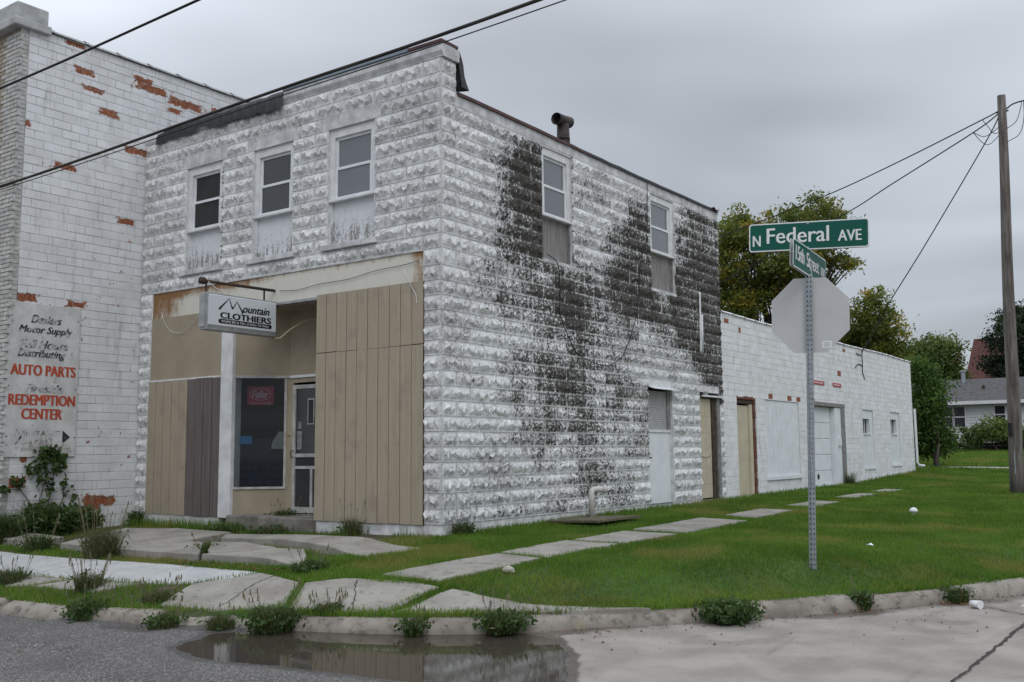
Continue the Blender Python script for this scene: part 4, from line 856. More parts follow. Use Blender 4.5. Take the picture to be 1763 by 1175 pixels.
# loose wires on the beam
tag(MB().tube([(x, -.02, z_) for x, z_ in catmull([(-3.15, 3.40), (-2.75, 3.37), (-2.3, 3.41), (-1.7, 3.42), (-1.2, 3.48), (-.7, 3.50), (-.36, 3.53)], 5)], .0045, 5).build('beam_wire', 'black'), 'thin dark wire strung along the white beam over the entry', 'wire')
tag(MB().tube([(-.62, -.05, 3.42), (-.54, -.055, 3.30), (-.47, -.055, 3.17), (-.40, -.05, 3.06), (-.39, -.045, 2.95)], .005, 6).build('loose_cord', 'white_trim'), 'short white cord hanging before the tan boards near the corner', 'cord')
tag(MB().tube([(x, -.035, z_) for x, z_ in catmull([(-6.05, 3.33), (-5.95, 3.15), (-5.75, 2.98), (-5.45, 2.95), (-5.2, 3.08), (-5.0, 3.22)], 5)], .0035, 5).build('loose_cord', 'white_trim'), 'white cord sagging across the plain tan panel', 'cord')

# ------------------------------------------------------------------ left building of clay tile
lb = thing('tile_building', 'tall white-painted clay tile building with peeling orange patches at the left', 'building', (-10.5, 4, -.4))
XW = -6.66; YF = -2.31
lw = plane_wall(YF + .01, 12, -.6, 7.74, [], lambda u, v, d: (XW - d, u, v), .2).build('side_wall', 'tile_mortar', lb)
obox(lb, 'front_wall', 'buff_brick', -16, XW - .01, YF + .012, YF + .3, -.6, 7.74); obox(lb, 'roof', 'tar', -16, XW - .02, YF + .3, 12, 7.3, 7.36); obox(lb, 'rear_wall', 'tile_mortar', -16, XW - .01, 11.8, 12, -.6, 7.7)
TH = .138; pieces = []
for k in range(-3, 56):
    z0 = k * TH; y = YF + .145 - (.15 if k % 2 else 0); yend = 0.12 if z0 < 6.2 else 5.5
    while y < yend:
        a = max(y, YF + .145)
        if y + .305 - a > .05 and z0 + TH < 7.74 and z0 > -.5: pieces.append((R_SIDE, (XW + .001, a, z0), y + .305 - a, TH, random.randrange(4), 'tile'))
        y += .305
lay(pieces, tile_verts, 'tile', lw, 290, .006)
pieces = []
for k in range(-6, 111):
    z0 = k * .0685
    if z0 + .0685 > 7.62: break
    pieces.append((R_SIDE, (XW + .004, YF, z0), .14, .0685, k % 3, 'grey_brick'))
    x = XW + .006 - (.1 if k % 2 else .2)
    while x > -7.6: pieces.append((R_FRONT, (x, YF - .001 if x > -7.25 else YF + .006, z0), .2, .0685, k % 4, 'grey_brick' if x > -7.25 else 'buff_brick')); x -= .2
lay(pieces, tile_verts, 'brick', lw, 0, .008)
MB().box(-7.7, XW + .10, YF - .14, YF + .46, 7.66, 7.80).box(-7.65, XW + .06, YF - .10, YF + .42, 7.80, 8.06).build('corner_cap', 'concrete_cap', lb, bevel=.02)
y = YF + .47
while y < 6:
    m = MB(); n = 8
    for yy, r in ((y, .125), (y + .06, .125), (y + .062, .105), (y + .60, .105)):
        for i in range(n + 1): a = math.pi * i / n; m.v.append((XW - .06 + r * 1.05 * math.cos(a), yy, 7.735 + r * .62 * math.sin(a)))
    for i in range(3):
        for j in range(n): q = i * (n + 1) + j; m.f.append((q, q + 1, q + n + 2, q + n + 1))
    m.build('coping_tile', 'concrete_cap', lb, smooth=True); y += .60
# painted plywood sign
ps = thing('wall_sign', 'faded white wall sign reading auto parts and redemption center in red', 'sign', (XW + .03, -1.71, .94))
XP = XW + .035; MB().box(XW + .012, XP, -2.285, -1.135, .94, 3.315).build('sign_board', 'board', ps, bevel=.003)
def ptext(body, w_, h_, y, z_, mat, **k): return wall_text(body, ps, mat, w_, h_, (XP, y, z_), U_, (0, 0, 1), .003, **k)
ptext('Dealers', .50, .125, -1.70, 3.075, 'ink', shear=.35, heavy=.004); ptext('Motor Supply', .88, .145, -1.70, 2.895, 'ink', shear=.35, heavy=.004); ptext('Full House', .80, .13, -1.72, 2.685, 'faint_ink', shear=.35, heavy=.004); ptext('Distributing', .78, .155, -1.75, 2.52, 'ink', shear=.35, heavy=.004)
ptext('AUTO PARTS', 1.06, .165, -1.71, 2.275, 'red_paint', heavy=.009); ptext('Fireside', .62, .12, -1.69, 2.0, 'faint_ink', shear=.35, heavy=.004); ptext('REDEMPTION', 1.08, .165, -1.71, 1.815, 'red_paint', heavy=.009); ptext('CENTER', .66, .165, -1.71, 1.60, 'red_paint', heavy=.009)
ptext('ENTRANCE', .62, .085, -1.70, 1.30, 'faint_ink'); ptext('IN REAR', .45, .085, -1.74, 1.185, 'faint_ink')
MB().poly([(XP + .003, -1.36, 1.14), (XP + .003, -1.23, 1.245), (XP + .003, -1.36, 1.35)]).build('arrow', 'ink', ps)
stroke([(-2.10, 1.36), (-2.03, 1.25), (-2.11, 1.13)], [(.012, .02), (.018, .006)], XP + .003).build('arrow', 'ink', ps)
for y, z_ in ((-2.25, 3.1), (-1.17, 3.1), (-2.25, 2.02), (-1.17, 2.0), (-2.25, 1.25), (-1.16, 1.24)): MB().tube([(XP, y, z_), (XP + .006, y, z_)], .010, 8).build('bolt', 'rust_dark', ps)

# ------------------------------------------------------------------ low rear building
bb = thing('rear_building', 'long low white-painted tile building with boarded windows behind the block building', 'building', (-3.3, 16.5, -.1))
XB = -.012; Y0, Y1, ZT = 8.985, 24.05, 3.80
BD = (9.70, 10.74, -.08, 2.10); BG = (14.25, 16.93, -.02, 2.10); BP = (11.27, 13.42, .345, 2.07); B1 = (18.54, 19.58, .43, 2.06); B2 = (21.38, 22.39, .47, 2.11)
bw = plane_wall(Y0, Y1, -.3, ZT, [BD, BG, BP, B1, B2], lambda u, v, d: (XB - d, u, v), .2).build('side_wall', 'tile_mortar_back', bb)
obox(bb, 'end_wall', 'tile_mortar_back', XL, XB - .002, Y1 - .2, Y1, -.3, ZT - .002); obox(bb, 'roof', 'tar', XL, XB - .02, Y0, Y1 - .2, 3.5, 3.55); obox(bb, 'back_wall', 'tile_mortar_back', XL, XL + .2, Y0, Y1, -.3, 3.7)
MB().quad((XB - .5, Y0, -.3), (XB - .5, Y1, -.3), (XB - .5, Y1, 3.4), (XB - .5, Y0, 3.4)).build('inner_wall', 'dark_in', bb)
pieces = []; bare = [(9.18, 9.42, 3.57, 3.68), (9.92, 10.05, 3.43, 3.56), (16.47, 16.77, 2.89, 3.03), (11.50, 11.76, 2.10, 2.21), (12.68, 12.96, 2.10, 2.21), (13.28, 13.57, 2.10, 2.20), (17.0, 17.25, 3.55, 3.66), (14.3, 14.6, 2.12, 2.24)]
for k in range(-1, 28):
    z0 = k * TH; y = Y0 - (.15 if k % 2 else 0)
    while y < Y1:
        for p, q in cut(max(y, Y0), min(y + .305, Y1), z0, z0 + TH, [BD, BG, BP, B1, B2] + bare):
            if z0 + TH <= ZT: pieces.append((R_SIDE, (XB + .001, p, z0), q - p, TH, random.randrange(4), 'tile_back'))
        y += .305
lay(pieces, tile_verts, 'tile', bw, 290, .004)
for a, b, c, d in bare: MB().box(XB - .04, XB + .004, a + .01, b - .01, c, d).build('bare_tile', 'orange', bw)
y = Y0
while y < Y1 - .1:
    m = MB(); e = min(y + .62, Y1 + .05); n = 6
    for yy, r in ((y, .13), (y + .05, .13), (y + .052, .11), (e, .11)):
        for i in range(n + 1): a = math.pi * i / n; m.v.append((XB - .08 + r * math.cos(a), yy, ZT - .01 + r * .45 * math.sin(a) + .015 * math.sin(y)))
    for i in range(3):
        for j in range(n): q = i * (n + 1) + j; m.f.append((q, q + 1, q + n + 2, q + n + 1))
    m.build('coping_tile', 'tile_back', bb, smooth=True); y += .62
rd = MB().box(XB - .10, XB - .06, 9.72, 10.42, -.05, 1.90).build('rear_door', 'cream_door', bb)
MB().box(XB - .2, XB - .02, 10.43, 10.58, -.06, 1.93).build('door_jamb', 'cream_door', rd); MB().box(XB - .2, XB - .02, 9.71, 10.58, 1.94, 2.09).build('door_head', 'jamb', rd); MB().box(XB - .1, XB + .006, 9.70, 10.60, 2.03, 2.095).build('door_head', 'brick_red', rd)
for i in range(15): MB().box(XB - .18, XB - .005 + random.uniform(-.02, .006), 10.60 + random.uniform(0, .02), 10.735, -.07 + i * .144, -.07 + i * .144 + .132).build('jamb_brick', 'brick_red', rd)
bpn = MB().box(XB - .08, XB - .03, BP[0] + .005, BP[1] - .005, BP[2], BP[3]).build('boarded_window', 'white_door', bb)
for i in range(9): w_ = (BP[1] - BP[0] - .02) / 9; MB().box(XB - .03, XB - .016 + random.uniform(-.004, .004), BP[0] + .01 + i * w_ + .004, BP[0] + .01 + (i + 1) * w_ - .004, BP[2] + .01, BP[3] - .01).build('plank', 'white_door', bpn)
MB().box(XB - .05, XB + .045, BP[0] - .02, BP[1] + .02, BP[2] - .06, BP[2] - .002).build('sill', 'white_door', bpn)
gd = MB().box(XB - .19, XB - .15, BG[0], 16.12, .0, 2.05).build('garage_door', 'white_door', bb)
for i in range(5): MB().box(XB - .15, XB - .13, BG[0] + .02, 16.10, .02 + i * .405, .02 + i * .405 + .39).build('door_panel', 'white_door', gd, bevel=.008)
MB().tube([(XB - .135, 15.02, .27), (XB - .12, 15.02, .27)], .07, 12).build('flap', 'dark_in', gd)
MB().box(XB - .19, XB - .01, 16.13, 16.62, -.02, 2.04).build('door_post', 'white_door', gd); MB().box(XB - .15, XB + .012, 16.63, 16.92, -.02, 2.05).build('door_post', 'grey_wood', gd); MB().box(XB - .19, XB + .02, BG[0], 16.93, 2.055, 2.15).build('door_head', 'grey_wood', gd); MB().box(XB - .01, XB + .04, 16.35, 16.5, 1.05, 1.25).build('switch_box', 'white_vinyl', gd)
for h, a, b, c, d in ((B1, 18.60, 19.30, 1.40, 1.81), (B2, 21.47, 22.16, 1.42, 1.85)):
    bm = plane_wall(h[0] + .004, h[1] - .004, h[2], h[3], [(a, b, c, d)], lambda u, v, dd: (XB - .03 - dd, u, v), .12).build('boarded_window', 'white_door', bb)
    MB().quad((XB - .13, a, c), (XB - .13, b, c), (XB - .13, b, d), (XB - .13, a, d)).build('pane', 'screen', bm); MB().box(XB - .128, XB - .11, (a + b) / 2 + .12, (a + b) / 2 + .15, c, d).build('glazing_bar', 'white_trim', bm)
    MB().box(XB - .05, XB + .035, h[0] - .01, h[1] + .02, h[2] - .05, h[2] - .002).build('sill', 'white_door', bm); MB().box(XB - .04, XB + .01, a - .03, b + .03, c - .04, c - .002).build('sill', 'white_door', bm)
    for i in range(4): w_ = (h[1] - h[0]) / 4; MB().box(XB - .03, XB - .018, h[0] + .01 + i * w_, h[0] + (i + 1) * w_ - .008, h[2] + .01, c - .05).build('plank', 'white_door', bm)
MB().tube([(XB + .06, 24.09, 2.25), (XB + .06, 24.12, .5), (XB + .10, 24.16, .42), (XB + .25, 24.25, .40)], .04, 8).build('downspout', 'white_vinyl', bb)
MB().tube([(XB + .02, y_, z_) for y_, z_ in ((18.8, 3.80), (18.7, 3.6), (18.72, 3.4), (18.68, 3.15), (18.8, 3.0), (18.85, 2.92))], .012, 5).build('service_wire', 'black', bb)
MB().tube([(XB + .02, y_, z_) for y_, z_ in ((18.7, 3.3), (18.4, 3.34), (18.15, 3.28), (18.0, 3.2))], .012, 5).build('service_wire', 'black', bb); MB().tube([(XB + .02, y_, z_) for y_, z_ in ((18.72, 3.62), (18.4, 3.6), (18.2, 3.63))], .02, 5).build('service_wire', 'grey_wood', bb)
for a, b, c, d in ((14.48, 15.33, 2.58, 2.68), (16.02, 16.70, 2.59, 2.69)):
    n_ = MB().box(XB + .012, XB + .022, a, b, c, d).build('notice_sign', 'sign_red'); tag(n_, ('longer' if b - a > .75 else 'shorter') + ' red notice strip with worn white print on the low white wall', 'sign', 'red notices on the rear building')
    for i in range(9): 
        u = a + (b - a) * (.08 + .09 * i); MB().box(XB + .0221, XB + .0235, u, u + (b - a) * .055, c + .035, d - .035).build('print', 'sign_white', n_)

# ------------------------------------------------------------------ street sign post
PX, PY, PZ = 4.82, .07, zg1(4.82, .07) - .03
spn = thing('street_sign_post', 'perforated steel post carrying green street name signs and the back of a stop sign', 'sign post', (PX, PY, PZ), (0, .026, math.radians(14)))
def punched(rot):
    m = MB(); wd = .051; pitch = .0508; ht = 3.22; n = int(ht / pitch); hole = .0115; c_, s_ = math.cos(rot), math.sin(rot)
    T = lambda u, d, v: (u * c_ + d * s_, u * s_ - d * c_, v)
    for i in range(n):
        z0 = i * pitch; zc_ = z0 + pitch / 2; o = [(-wd / 2, z0), (0, z0), (wd / 2, z0), (wd / 2, zc_), (wd / 2, z0 + pitch), (0, z0 + pitch), (-wd / 2, z0 + pitch), (-wd / 2, zc_)]
        inn = [(hole * math.cos(a), zc_ + hole * math.sin(a)) for a in [math.radians(q) for q in (225, 270, 315, 0, 45, 90, 135, 180)]]
        b = len(m.v); m.v += [T(u, wd / 2, v) for u, v in o] + [T(u, wd / 2, v) for u, v in inn] + [T(u, wd / 2 - .004, v) for u, v in inn]
        for j in range(8): k2 = (j + 1) % 8; m.f += [(b + j, b + k2, b + 8 + k2, b + 8 + j), (b + 8 + j, b + 8 + k2, b + 16 + k2, b + 16 + j)]
    return m
pm = MB()
for rt in (0, 90, 180, 270):
    q = punched(math.radians(rt - 38)); b = len(pm.v); pm.v += q.v; pm.f += [tuple(i + b for i in f) for f in q.f]
pm.build('post', 'galv', spn, local=True); link('hole_shade_core', MB().tube([(0, 0, 0), (0, 0, 3.1)], .019, 6).mesh('hole_shade_core'), 'black', spn, True)  # added black tube inside the post stands for the shade behind its holes
def rounded(w_, h_, r, n=5): return [(sx_ * (w_ / 2 - r) + r * math.cos(a), sy_ * (h_ / 2 - r) + r * math.sin(a)) for sx_, sy_, a0 in ((1, -1, -90), (1, 1, 0), (-1, 1, 90), (-1, -1, 180)) for a in [math.radians(a0 + 90 * t / n) for t in range(n + 1)]]
def street_sign(words, w_, h_, zc_, yaw, tilt, yoff):
    Rm = Matrix.Translation((0, 0, zc_)) @ Matrix.Rotation(yaw, 4, 'Z') @ Matrix.Rotation(tilt, 4, 'Y') @ Matrix.Translation((0, yoff, 0))
    def put(mb, name, mat, par): me = mb.mesh(name); me.transform(Rm); return link(name, me, mat, par, True)
    plate = put(MB().prism(rounded(w_, h_, .03), -.018, -.015), 'sign_blade', 'sign_white', spn); put(MB().prism(rounded(w_ - .024, h_ - .024, .022), -.0195, -.0182), 'sign_field', 'sign_green', plate)
    put(MB().prism(rounded(w_, h_, .03), .015, .018), 'sign_blade', 'sign_back', spn)
    for body, ww, hh, u, v in words:
        me = heavy_text(body, ww, hh, heavy=.004); me.transform(Rm @ Matrix([[1, 0, 0, u], [0, 0, -1, -.0205], [0, 1, 0, v], [0, 0, 0, 1]])); me.update(); link('lettering', me, 'sign_white', plate, True)
    for u, v in ((0, h_ / 2 - .02), (0, -h_ / 2 + .02), (-w_ / 2 + .012, 0), (w_ / 2 - .012, .0)):
        put(MB().tube([(u, -.024, v), (u, .024, v)], .012 if u == 0 else .007, 8), 'bolt', 'galv', plate)
street_sign([('N', .085, .115, -.525, -.035), ('Federal', .635, .165, -.105, .012), ('AVE', .235, .115, .415, -.02)], 1.21, .30, 3.465, 0, .005, 0)
street_sign([('15th', .25, .155, -.315, .01), ('Street', .38, .155, .07, .01), ('NW', .13, .10, .385, -.02)], 1.0, .29, 3.175, math.radians(76), math.radians(4.5), 0)
oc = [(.393 / math.cos(math.pi / 8) * math.cos(a), .393 / math.cos(math.pi / 8) * math.sin(a)) for a in [math.pi / 8 + math.pi / 4 * i for i in range(8)]]
T_ = Matrix.Scale(1, 4) @ Matrix.Translation((.005, .045, 2.63)) @ Matrix.Rotation(math.radians(-2), 4, 'Z')
me = MB().prism(oc, 0, .003).mesh('stop_plate'); me.transform(T_); spl = link('stop_plate', me, 'sign_back', spn, True); me = MB().prism([(u * .99, v * .99) for u, v in oc], .0032, .0045).mesh('stop_face'); me.transform(T_); link('stop_face', me, 'sign_red', spl, True)
me = MB().box(.115, .215, -.0015, -.0005, -.345, -.275).mesh('sticker'); me.transform(T_); stk = link('sticker', me, 'sign_white', spl, True)
for i in range(4): me = MB().box(.125 + .012 * (i % 2), .205 - .012 * (i % 2), -.0026, -.0018, -.295 - .012 * i, -.290 - .012 * i).mesh('print'); me.transform(T_); link('print', me, 'alum', spl, True)
for z_ in (2.40, 2.86): me = MB().tube([(0, -.04, z_), (0, .05, z_)], .009, 8).mesh('bolt'); link('bolt', me, 'galv', spl, True)

# ------------------------------------------------------------------ utility pole and wires
up = thing('utility_pole', 'leaning weathered wooden utility pole at the right edge', 'utility pole', (4.45, 14.52, -.3))
pa, pb = Vector((4.43, 14.56, -.3)), Vector((4.74, 13.84, 8.78))
MB().tube([pa + (pb - pa) * t + Vector((.012 * math.sin(t * 9), 0, 0)) for t in np.linspace(0, 1, 14)], [.155 - .068 * t for t in np.linspace(0, 1, 14)], 18).build('pole', 'pole_wood', up, smooth=True)
MB().tube([pa + (pb - pa) * .96 + Vector((-.12, 0, 0)), pa + (pb - pa) * .96 + Vector((.14, 0, 0))], .02, 8).build('bolt', 'rust_dark', up); MB().tube([pa + (pb - pa) * .13 + Vector((0, -.16, 0)), pa + (pb - pa) * .13 + Vector((.0, -.165, -.5))], .012, 6).build('pole_tag', 'galv', up)
MB().box(4.38, 4.46, 14.28, 14.30, 1.2, 1.5).build('pole_tag', 'black', up)
M['old_cable'] = simple('weathered_cable_sheath', (.045, .040, .036), .7, .4, 3)
def wire(name, label, pts, r, k=6, mat='black'): return tag(MB().tube([tuple(p) for p in catmull(pts, k)], r, 6).build(name, mat, smooth=True), label, 'wire', 'service lines from the utility pole' if name == 'service_line' else None)
wire('service_line', 'upper service line from the pole to behind the block building', [(4.70, 13.85, 8.45), (4.34, 13.26 + .5, 8.28), (2.27, 14.4, 7.80), (.1, 15.4, 7.50), (-3.75, 17.5, 7.32), (-9, 20.5, 7.3)], .014)
wire('service_line', 'lower service line from the pole passing behind the street sign', [(4.70, 13.85, 8.40), (4.14, 13.75, 8.02), (2.11, 14.4, 7.28), (.7, 15.8, 7.12), (-1.5, 16.6, 6.55), (-3.74, 17.7, 5.98), (-9, 20, 5.0)], .014)
wire('service_line', 'steep service drop from the pole to the low rear building', [(4.72, 13.86, 8.5), (4.42, 14.0, 7.95), (2.75, 14.95, 5.88), (1.5, 16.1, 4.65), (.6, 17.5, 3.95), (.0, 18.75, 3.72)], .014)
for i, P_ in enumerate(([(4.34, 13.76, 8.28), (4.45, 13.8, 8.10), (4.55, 13.85, 7.95), (4.72, 13.9, 7.98)], [(4.14, 13.75, 8.02), (4.3, 13.8, 7.78), (4.45, 13.85, 7.72), (4.70, 13.9, 7.95)], [(4.14, 13.75, 8.02), (4.35, 13.8, 7.9), (4.55, 13.85, 8.0), (4.72, 13.9, 8.15)], [(4.80, 13.85, 8.0), (5.0, 13.9, 8.15), (5.1, 13.95, 8.45), (5.12, 14.0, 8.62)], [(4.80, 13.85, 7.7), (5.05, 13.9, 7.85), (5.15, 13.95, 8.2), (5.16, 14.0, 8.6)])):
    MB().tube([tuple(p) for p in catmull(P_, 5)], .008, 5).build('jumper', 'black', up)
wire('feeder_line', 'feeder line leaving the pole top to the right', [(4.80, 13.85, 8.45), (5.2, 14.0, 8.62), (7, 14.6, 8.8), (14, 17, 9.6)], .016)
YC = -4.4
wire('overhead_cable', 'thick black telephone cable crossing in front of the block building', [(-30, YC, 4.55), (-10, YC, 4.08), (-2.95, YC, 4.03), (1.68, YC, 4.12), (4.56, YC, 4.17), (12, YC, 4.45), (30, YC, 5.3)], .0145, 8, 'old_cable')
wire('messenger_wire', 'thin wire running just under the thick overhead cable', [(-30, YC, 4.50), (-10, YC, 4.03), (-2.95, YC, 3.99), (1.68, YC, 4.055), (4.78, YC, 4.105), (12, YC, 4.35), (30, YC, 5.2)], .005, 8)
wire('overhead_line', 'single black overhead line across the upper left sky', [(-30, YC, 5.5), (-10, YC, 5.23), (-3.02, YC, 5.22), (.65, YC, 5.27), (12, YC, 5.5), (30, YC, 6.2)], .014, 8)

# ------------------------------------------------------------------ far houses
hs = thing('ranch_house', 'white one storey house with grey shingle roof across the far lawn', 'house', (1, 57, .8))
YH = 53.9; X0h, X1h = -8.5, 12
obox(hs, 'wall', 'siding', X0h, X1h, YH + .02, YH + 8, 1.25, 3.62); obox(hs, 'foundation', 'dark_in', X0h + .05, X1h - .05, YH + .08, YH + 7.9, .3, 1.25)
m = MB()
for i in range(14): z0 = 1.25 + i * .17; m.prism([(YH + .018, z0), (YH - .012, z0), (YH + .014, z0 + .168), (YH + .018, z0 + .168)], X0h, X1h, 'x')
tag(m.build('lap_board', 'siding', hs), kind='stuff')
MB().prism([(YH - .55, 3.58), (YH + 4.1, 5.17), (YH + 8.5, 3.58), (YH + 8.5, 3.70), (YH + 4.1, 5.30), (YH - .55, 3.70)], X0h - .4, X1h + .4, 'x').build('roof', 'shingle', hs)
obox(hs, 'fascia', 'siding', X0h - .4, X1h + .4, YH - .60, YH - .555, 3.52, 3.72)
for a, b, c, d in ((-5.66, -5.05, 2.25, 3.40), (-4.93, -4.36, 2.22, 3.40), (-2.70, -2.18, 2.40, 3.40), (.5, 1.4, 2.2, 3.4)):
    wn_ = MB().box(a - .08, b + .08, YH - .03, YH + .01, c - .08, d + .08).build('window', 'white_trim', hs); MB().box(a, b, YH - .045, YH - .031, c, d).build('pane', 'house_glass', wn_); MB().box(a, b, YH - .055, YH - .046, (c + d) / 2 - .03, (c + d) / 2 + .03).build('sash_bar', 'white_trim', wn_)
MB().tube([(-5.0, YH + 3.4, 5.0), (-5.0, YH + 3.4, 5.75)], .13, 10).build('chimney_pipe', 'galv', hs); MB().tube([(-5.0, YH + 3.4, 5.72), (-5.0, YH + 3.4, 5.82)], .2, 10).build('chimney_cap', 'galv', hs); MB().tube([(-3.6, YH + 1.9, 4.3), (-3.6, YH + 1.9, 4.75)], .09, 8).build('roof_vent', 'jamb', hs)
rh = thing('red_roof_house', 'house with steep dark red roof behind the ranch house', 'house', (-5, 79, 1)); obox(rh, 'wall', 'siding', -8.2, -1.5, 75.2, 84, 1, 6.3)
MB().prism([(74.8, 6.1), (79.5, 10.0), (84.4, 6.1)], -8.4, -1.3, 'x').build('roof', 'red_shingle', rh)

# ------------------------------------------------------------------ foliage kit
def at(px, py, D): return CAM + D * (MR.T @ np.array([(px - 881.5) / 1718, (587.5 - py) / 1718, 1.]))
def leaf_quads(C, size, rng, flat=0.0):
    n = len(C); d = rng.normal(size=(n, 3)); d /= np.linalg.norm(d, axis=1)[:, None]; e = np.cross(d, rng.normal(size=(n, 3))); e /= np.linalg.norm(e, axis=1)[:, None]
    s = size * (.6 + .8 * rng.random(n))[:, None]; V = np.stack([C - d * s, C + e * s * .42, C + d * s, C - e * s * .42], 1).reshape(-1, 3); return V, np.arange(4 * n).reshape(n, 4)
def crown_mesh(name, blobs, n, size, seed, clump=.30, altp=.15, shade=1.0):
    rng = np.random.default_rng(seed); vol = np.array([b[1][0] * b[1][1] * b[1][2] for b in blobs]) ** .75; vol /= vol.sum(); Cs = []; T = []; A = []
    for (c, r), p in zip(blobs, vol):
        k = max(6, int(p * n / 85)); dirs = rng.normal(size=(k, 3)); dirs /= np.linalg.norm(dirs, axis=1)[:, None]; rad = rng.random(k) ** .45 * (.82 + .3 * rng.random(k)); cc = np.array(c) + dirs * rad[:, None] * np.array(r)
        m_ = int(p * n / k) + 1
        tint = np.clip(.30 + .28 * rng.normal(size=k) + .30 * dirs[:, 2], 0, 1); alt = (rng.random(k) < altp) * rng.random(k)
        for q in range(k): 
            sg_ = clump * (.6 + .8 * rng.random()); Cs.append(cc[q] + rng.normal(size=(m_, 3)) * sg_ * np.array([1, 1, .62])); T.append(np.clip(tint[q] + .2 * rng.normal(size=m_), 0, 1)); A.append(np.clip(alt[q] + .12 * rng.normal(size=m_) * (alt[q] > 0), 0, 1))
    Cs = np.vstack(Cs); V, F_ = leaf_quads(Cs, size, rng); return fast(name, V, F_, dict(tint=np.repeat(np.concatenate(T), 4), alt=np.repeat(np.concatenate(A), 4)))
def tree(name, label, cat, D, pxb, base, n, size, mat, seed, clump=.30, altp=.15, trunk_r=.22, group=None, stems=1):
    blobs = [(at(a, b, D + dd), (rx * D / 1718, (rx + ry) / 2 * D / 1718, ry * D / 1718)) for a, b, rx, ry, dd in pxb]
    gz = zg1(base[0], base[1]); t = thing(name, label, cat, (base[0], base[1], gz), None, group)
    m = MB(); rg = random.Random(seed); P0 = Vector((base[0], base[1], gz - .2)); mid = Vector(np.mean([b[0] for b in blobs], 0)); 
    for s in range(stems):
        o = P0 + Vector((rg.uniform(-.4, .4), rg.uniform(-.4, .4), 0)) * (stems > 1); fork = o + (mid - o) * .45; fork.x = o.x + (mid.x - o.x) * .3 + rg.uniform(-.2, .2); fork.y = o.y + (mid.y - o.y) * .3
        m.tube([o, o + (fork - o) * .5 + Vector((rg.uniform(-.1, .1), 0, 0)), fork], [trunk_r * 1.2, trunk_r, trunk_r * .8], 9)
        for c, r in blobs:
            c = Vector(c); k1 = fork + (c - fork) * .5 + Vector((0, 0, -.2)); m.tube([fork, k1, c], [trunk_r * .6, trunk_r * .36, trunk_r * .12], 7)
            for q in range(5):
                e = c + Vector((rg.uniform(-1, 1) * r[0], rg.uniform(-1, 1) * r[1], rg.uniform(-.6, 1) * r[2])) * .8; m.tube([k1, k1 + (e - k1) * .55 + Vector((0, 0, .1)), e], [trunk_r * .25, trunk_r * .14, trunk_r * .05], 5)
    m.build('trunk', 'bark', t, smooth=True); link('crown', crown_mesh('crown', blobs, n, size, seed, clump, altp), mat, t); return t
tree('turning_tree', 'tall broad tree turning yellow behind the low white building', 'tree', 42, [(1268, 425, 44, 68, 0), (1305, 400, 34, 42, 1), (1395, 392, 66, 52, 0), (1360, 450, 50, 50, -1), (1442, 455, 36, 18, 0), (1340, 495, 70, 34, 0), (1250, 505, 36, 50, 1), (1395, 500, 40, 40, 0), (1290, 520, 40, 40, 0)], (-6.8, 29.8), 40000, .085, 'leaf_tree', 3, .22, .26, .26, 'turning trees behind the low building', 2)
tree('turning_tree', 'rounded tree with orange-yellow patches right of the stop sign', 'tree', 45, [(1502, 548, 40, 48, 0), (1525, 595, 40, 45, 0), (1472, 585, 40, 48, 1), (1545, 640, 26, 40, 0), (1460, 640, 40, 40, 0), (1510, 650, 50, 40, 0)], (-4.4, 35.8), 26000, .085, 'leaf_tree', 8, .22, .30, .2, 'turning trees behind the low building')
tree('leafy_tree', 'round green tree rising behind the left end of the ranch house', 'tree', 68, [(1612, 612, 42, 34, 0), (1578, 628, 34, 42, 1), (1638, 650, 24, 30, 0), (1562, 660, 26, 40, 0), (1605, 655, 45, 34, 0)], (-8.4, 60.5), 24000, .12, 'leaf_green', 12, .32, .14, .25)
tree('dark_tree', 'dense dark maple behind the utility pole', 'tree', 70, [(1742, 598, 38, 60, 0), (1775, 560, 50, 55, 1), (1716, 632, 24, 26, 0), (1768, 640, 60, 36, 0), (1800, 600, 50, 60, 0)], (-2.0, 66), 26000, .13, 'leaf_dark', 15, .34, .05, .3)
tree('tall_shrub', 'tall feathery green shrub at the end of the low white building', 'shrub', 35, [(1582, 640, 13, 36, 0), (1598, 700, 22, 44, 0), (1590, 760, 20, 36, 0), (1618, 755, 16, 30, 0), (1606, 655, 11, 26, .5), (1578, 700, 12, 50, 1)], (.35, 26.2), 13000, .075, 'leaf_shrub', 21, .22, .10, .05, None, 3)
tree('hedge_shrub', 'rounded hedge shrub under the house windows beside the pole', 'shrub', 57, [(1676, 752, 20, 22, 0), (1704, 745, 26, 22, 0), (1738, 750, 28, 24, 0), (1770, 752, 30, 26, 0)], (-2.4, 51.8), 8000, .09, 'leaf_green', 24, .22, .05, .05, 'shrubs before the ranch house')
tree('hedge_shrub', 'small dark bush at the left corner of the ranch house', 'shrub', 57, [(1622, 756, 17, 22, 0), (1606, 760, 14, 18, 0)], (-5.2, 50.6), 3000, .09, 'leaf_green', 26, .2, .05, .04, 'shrubs before the ranch house')

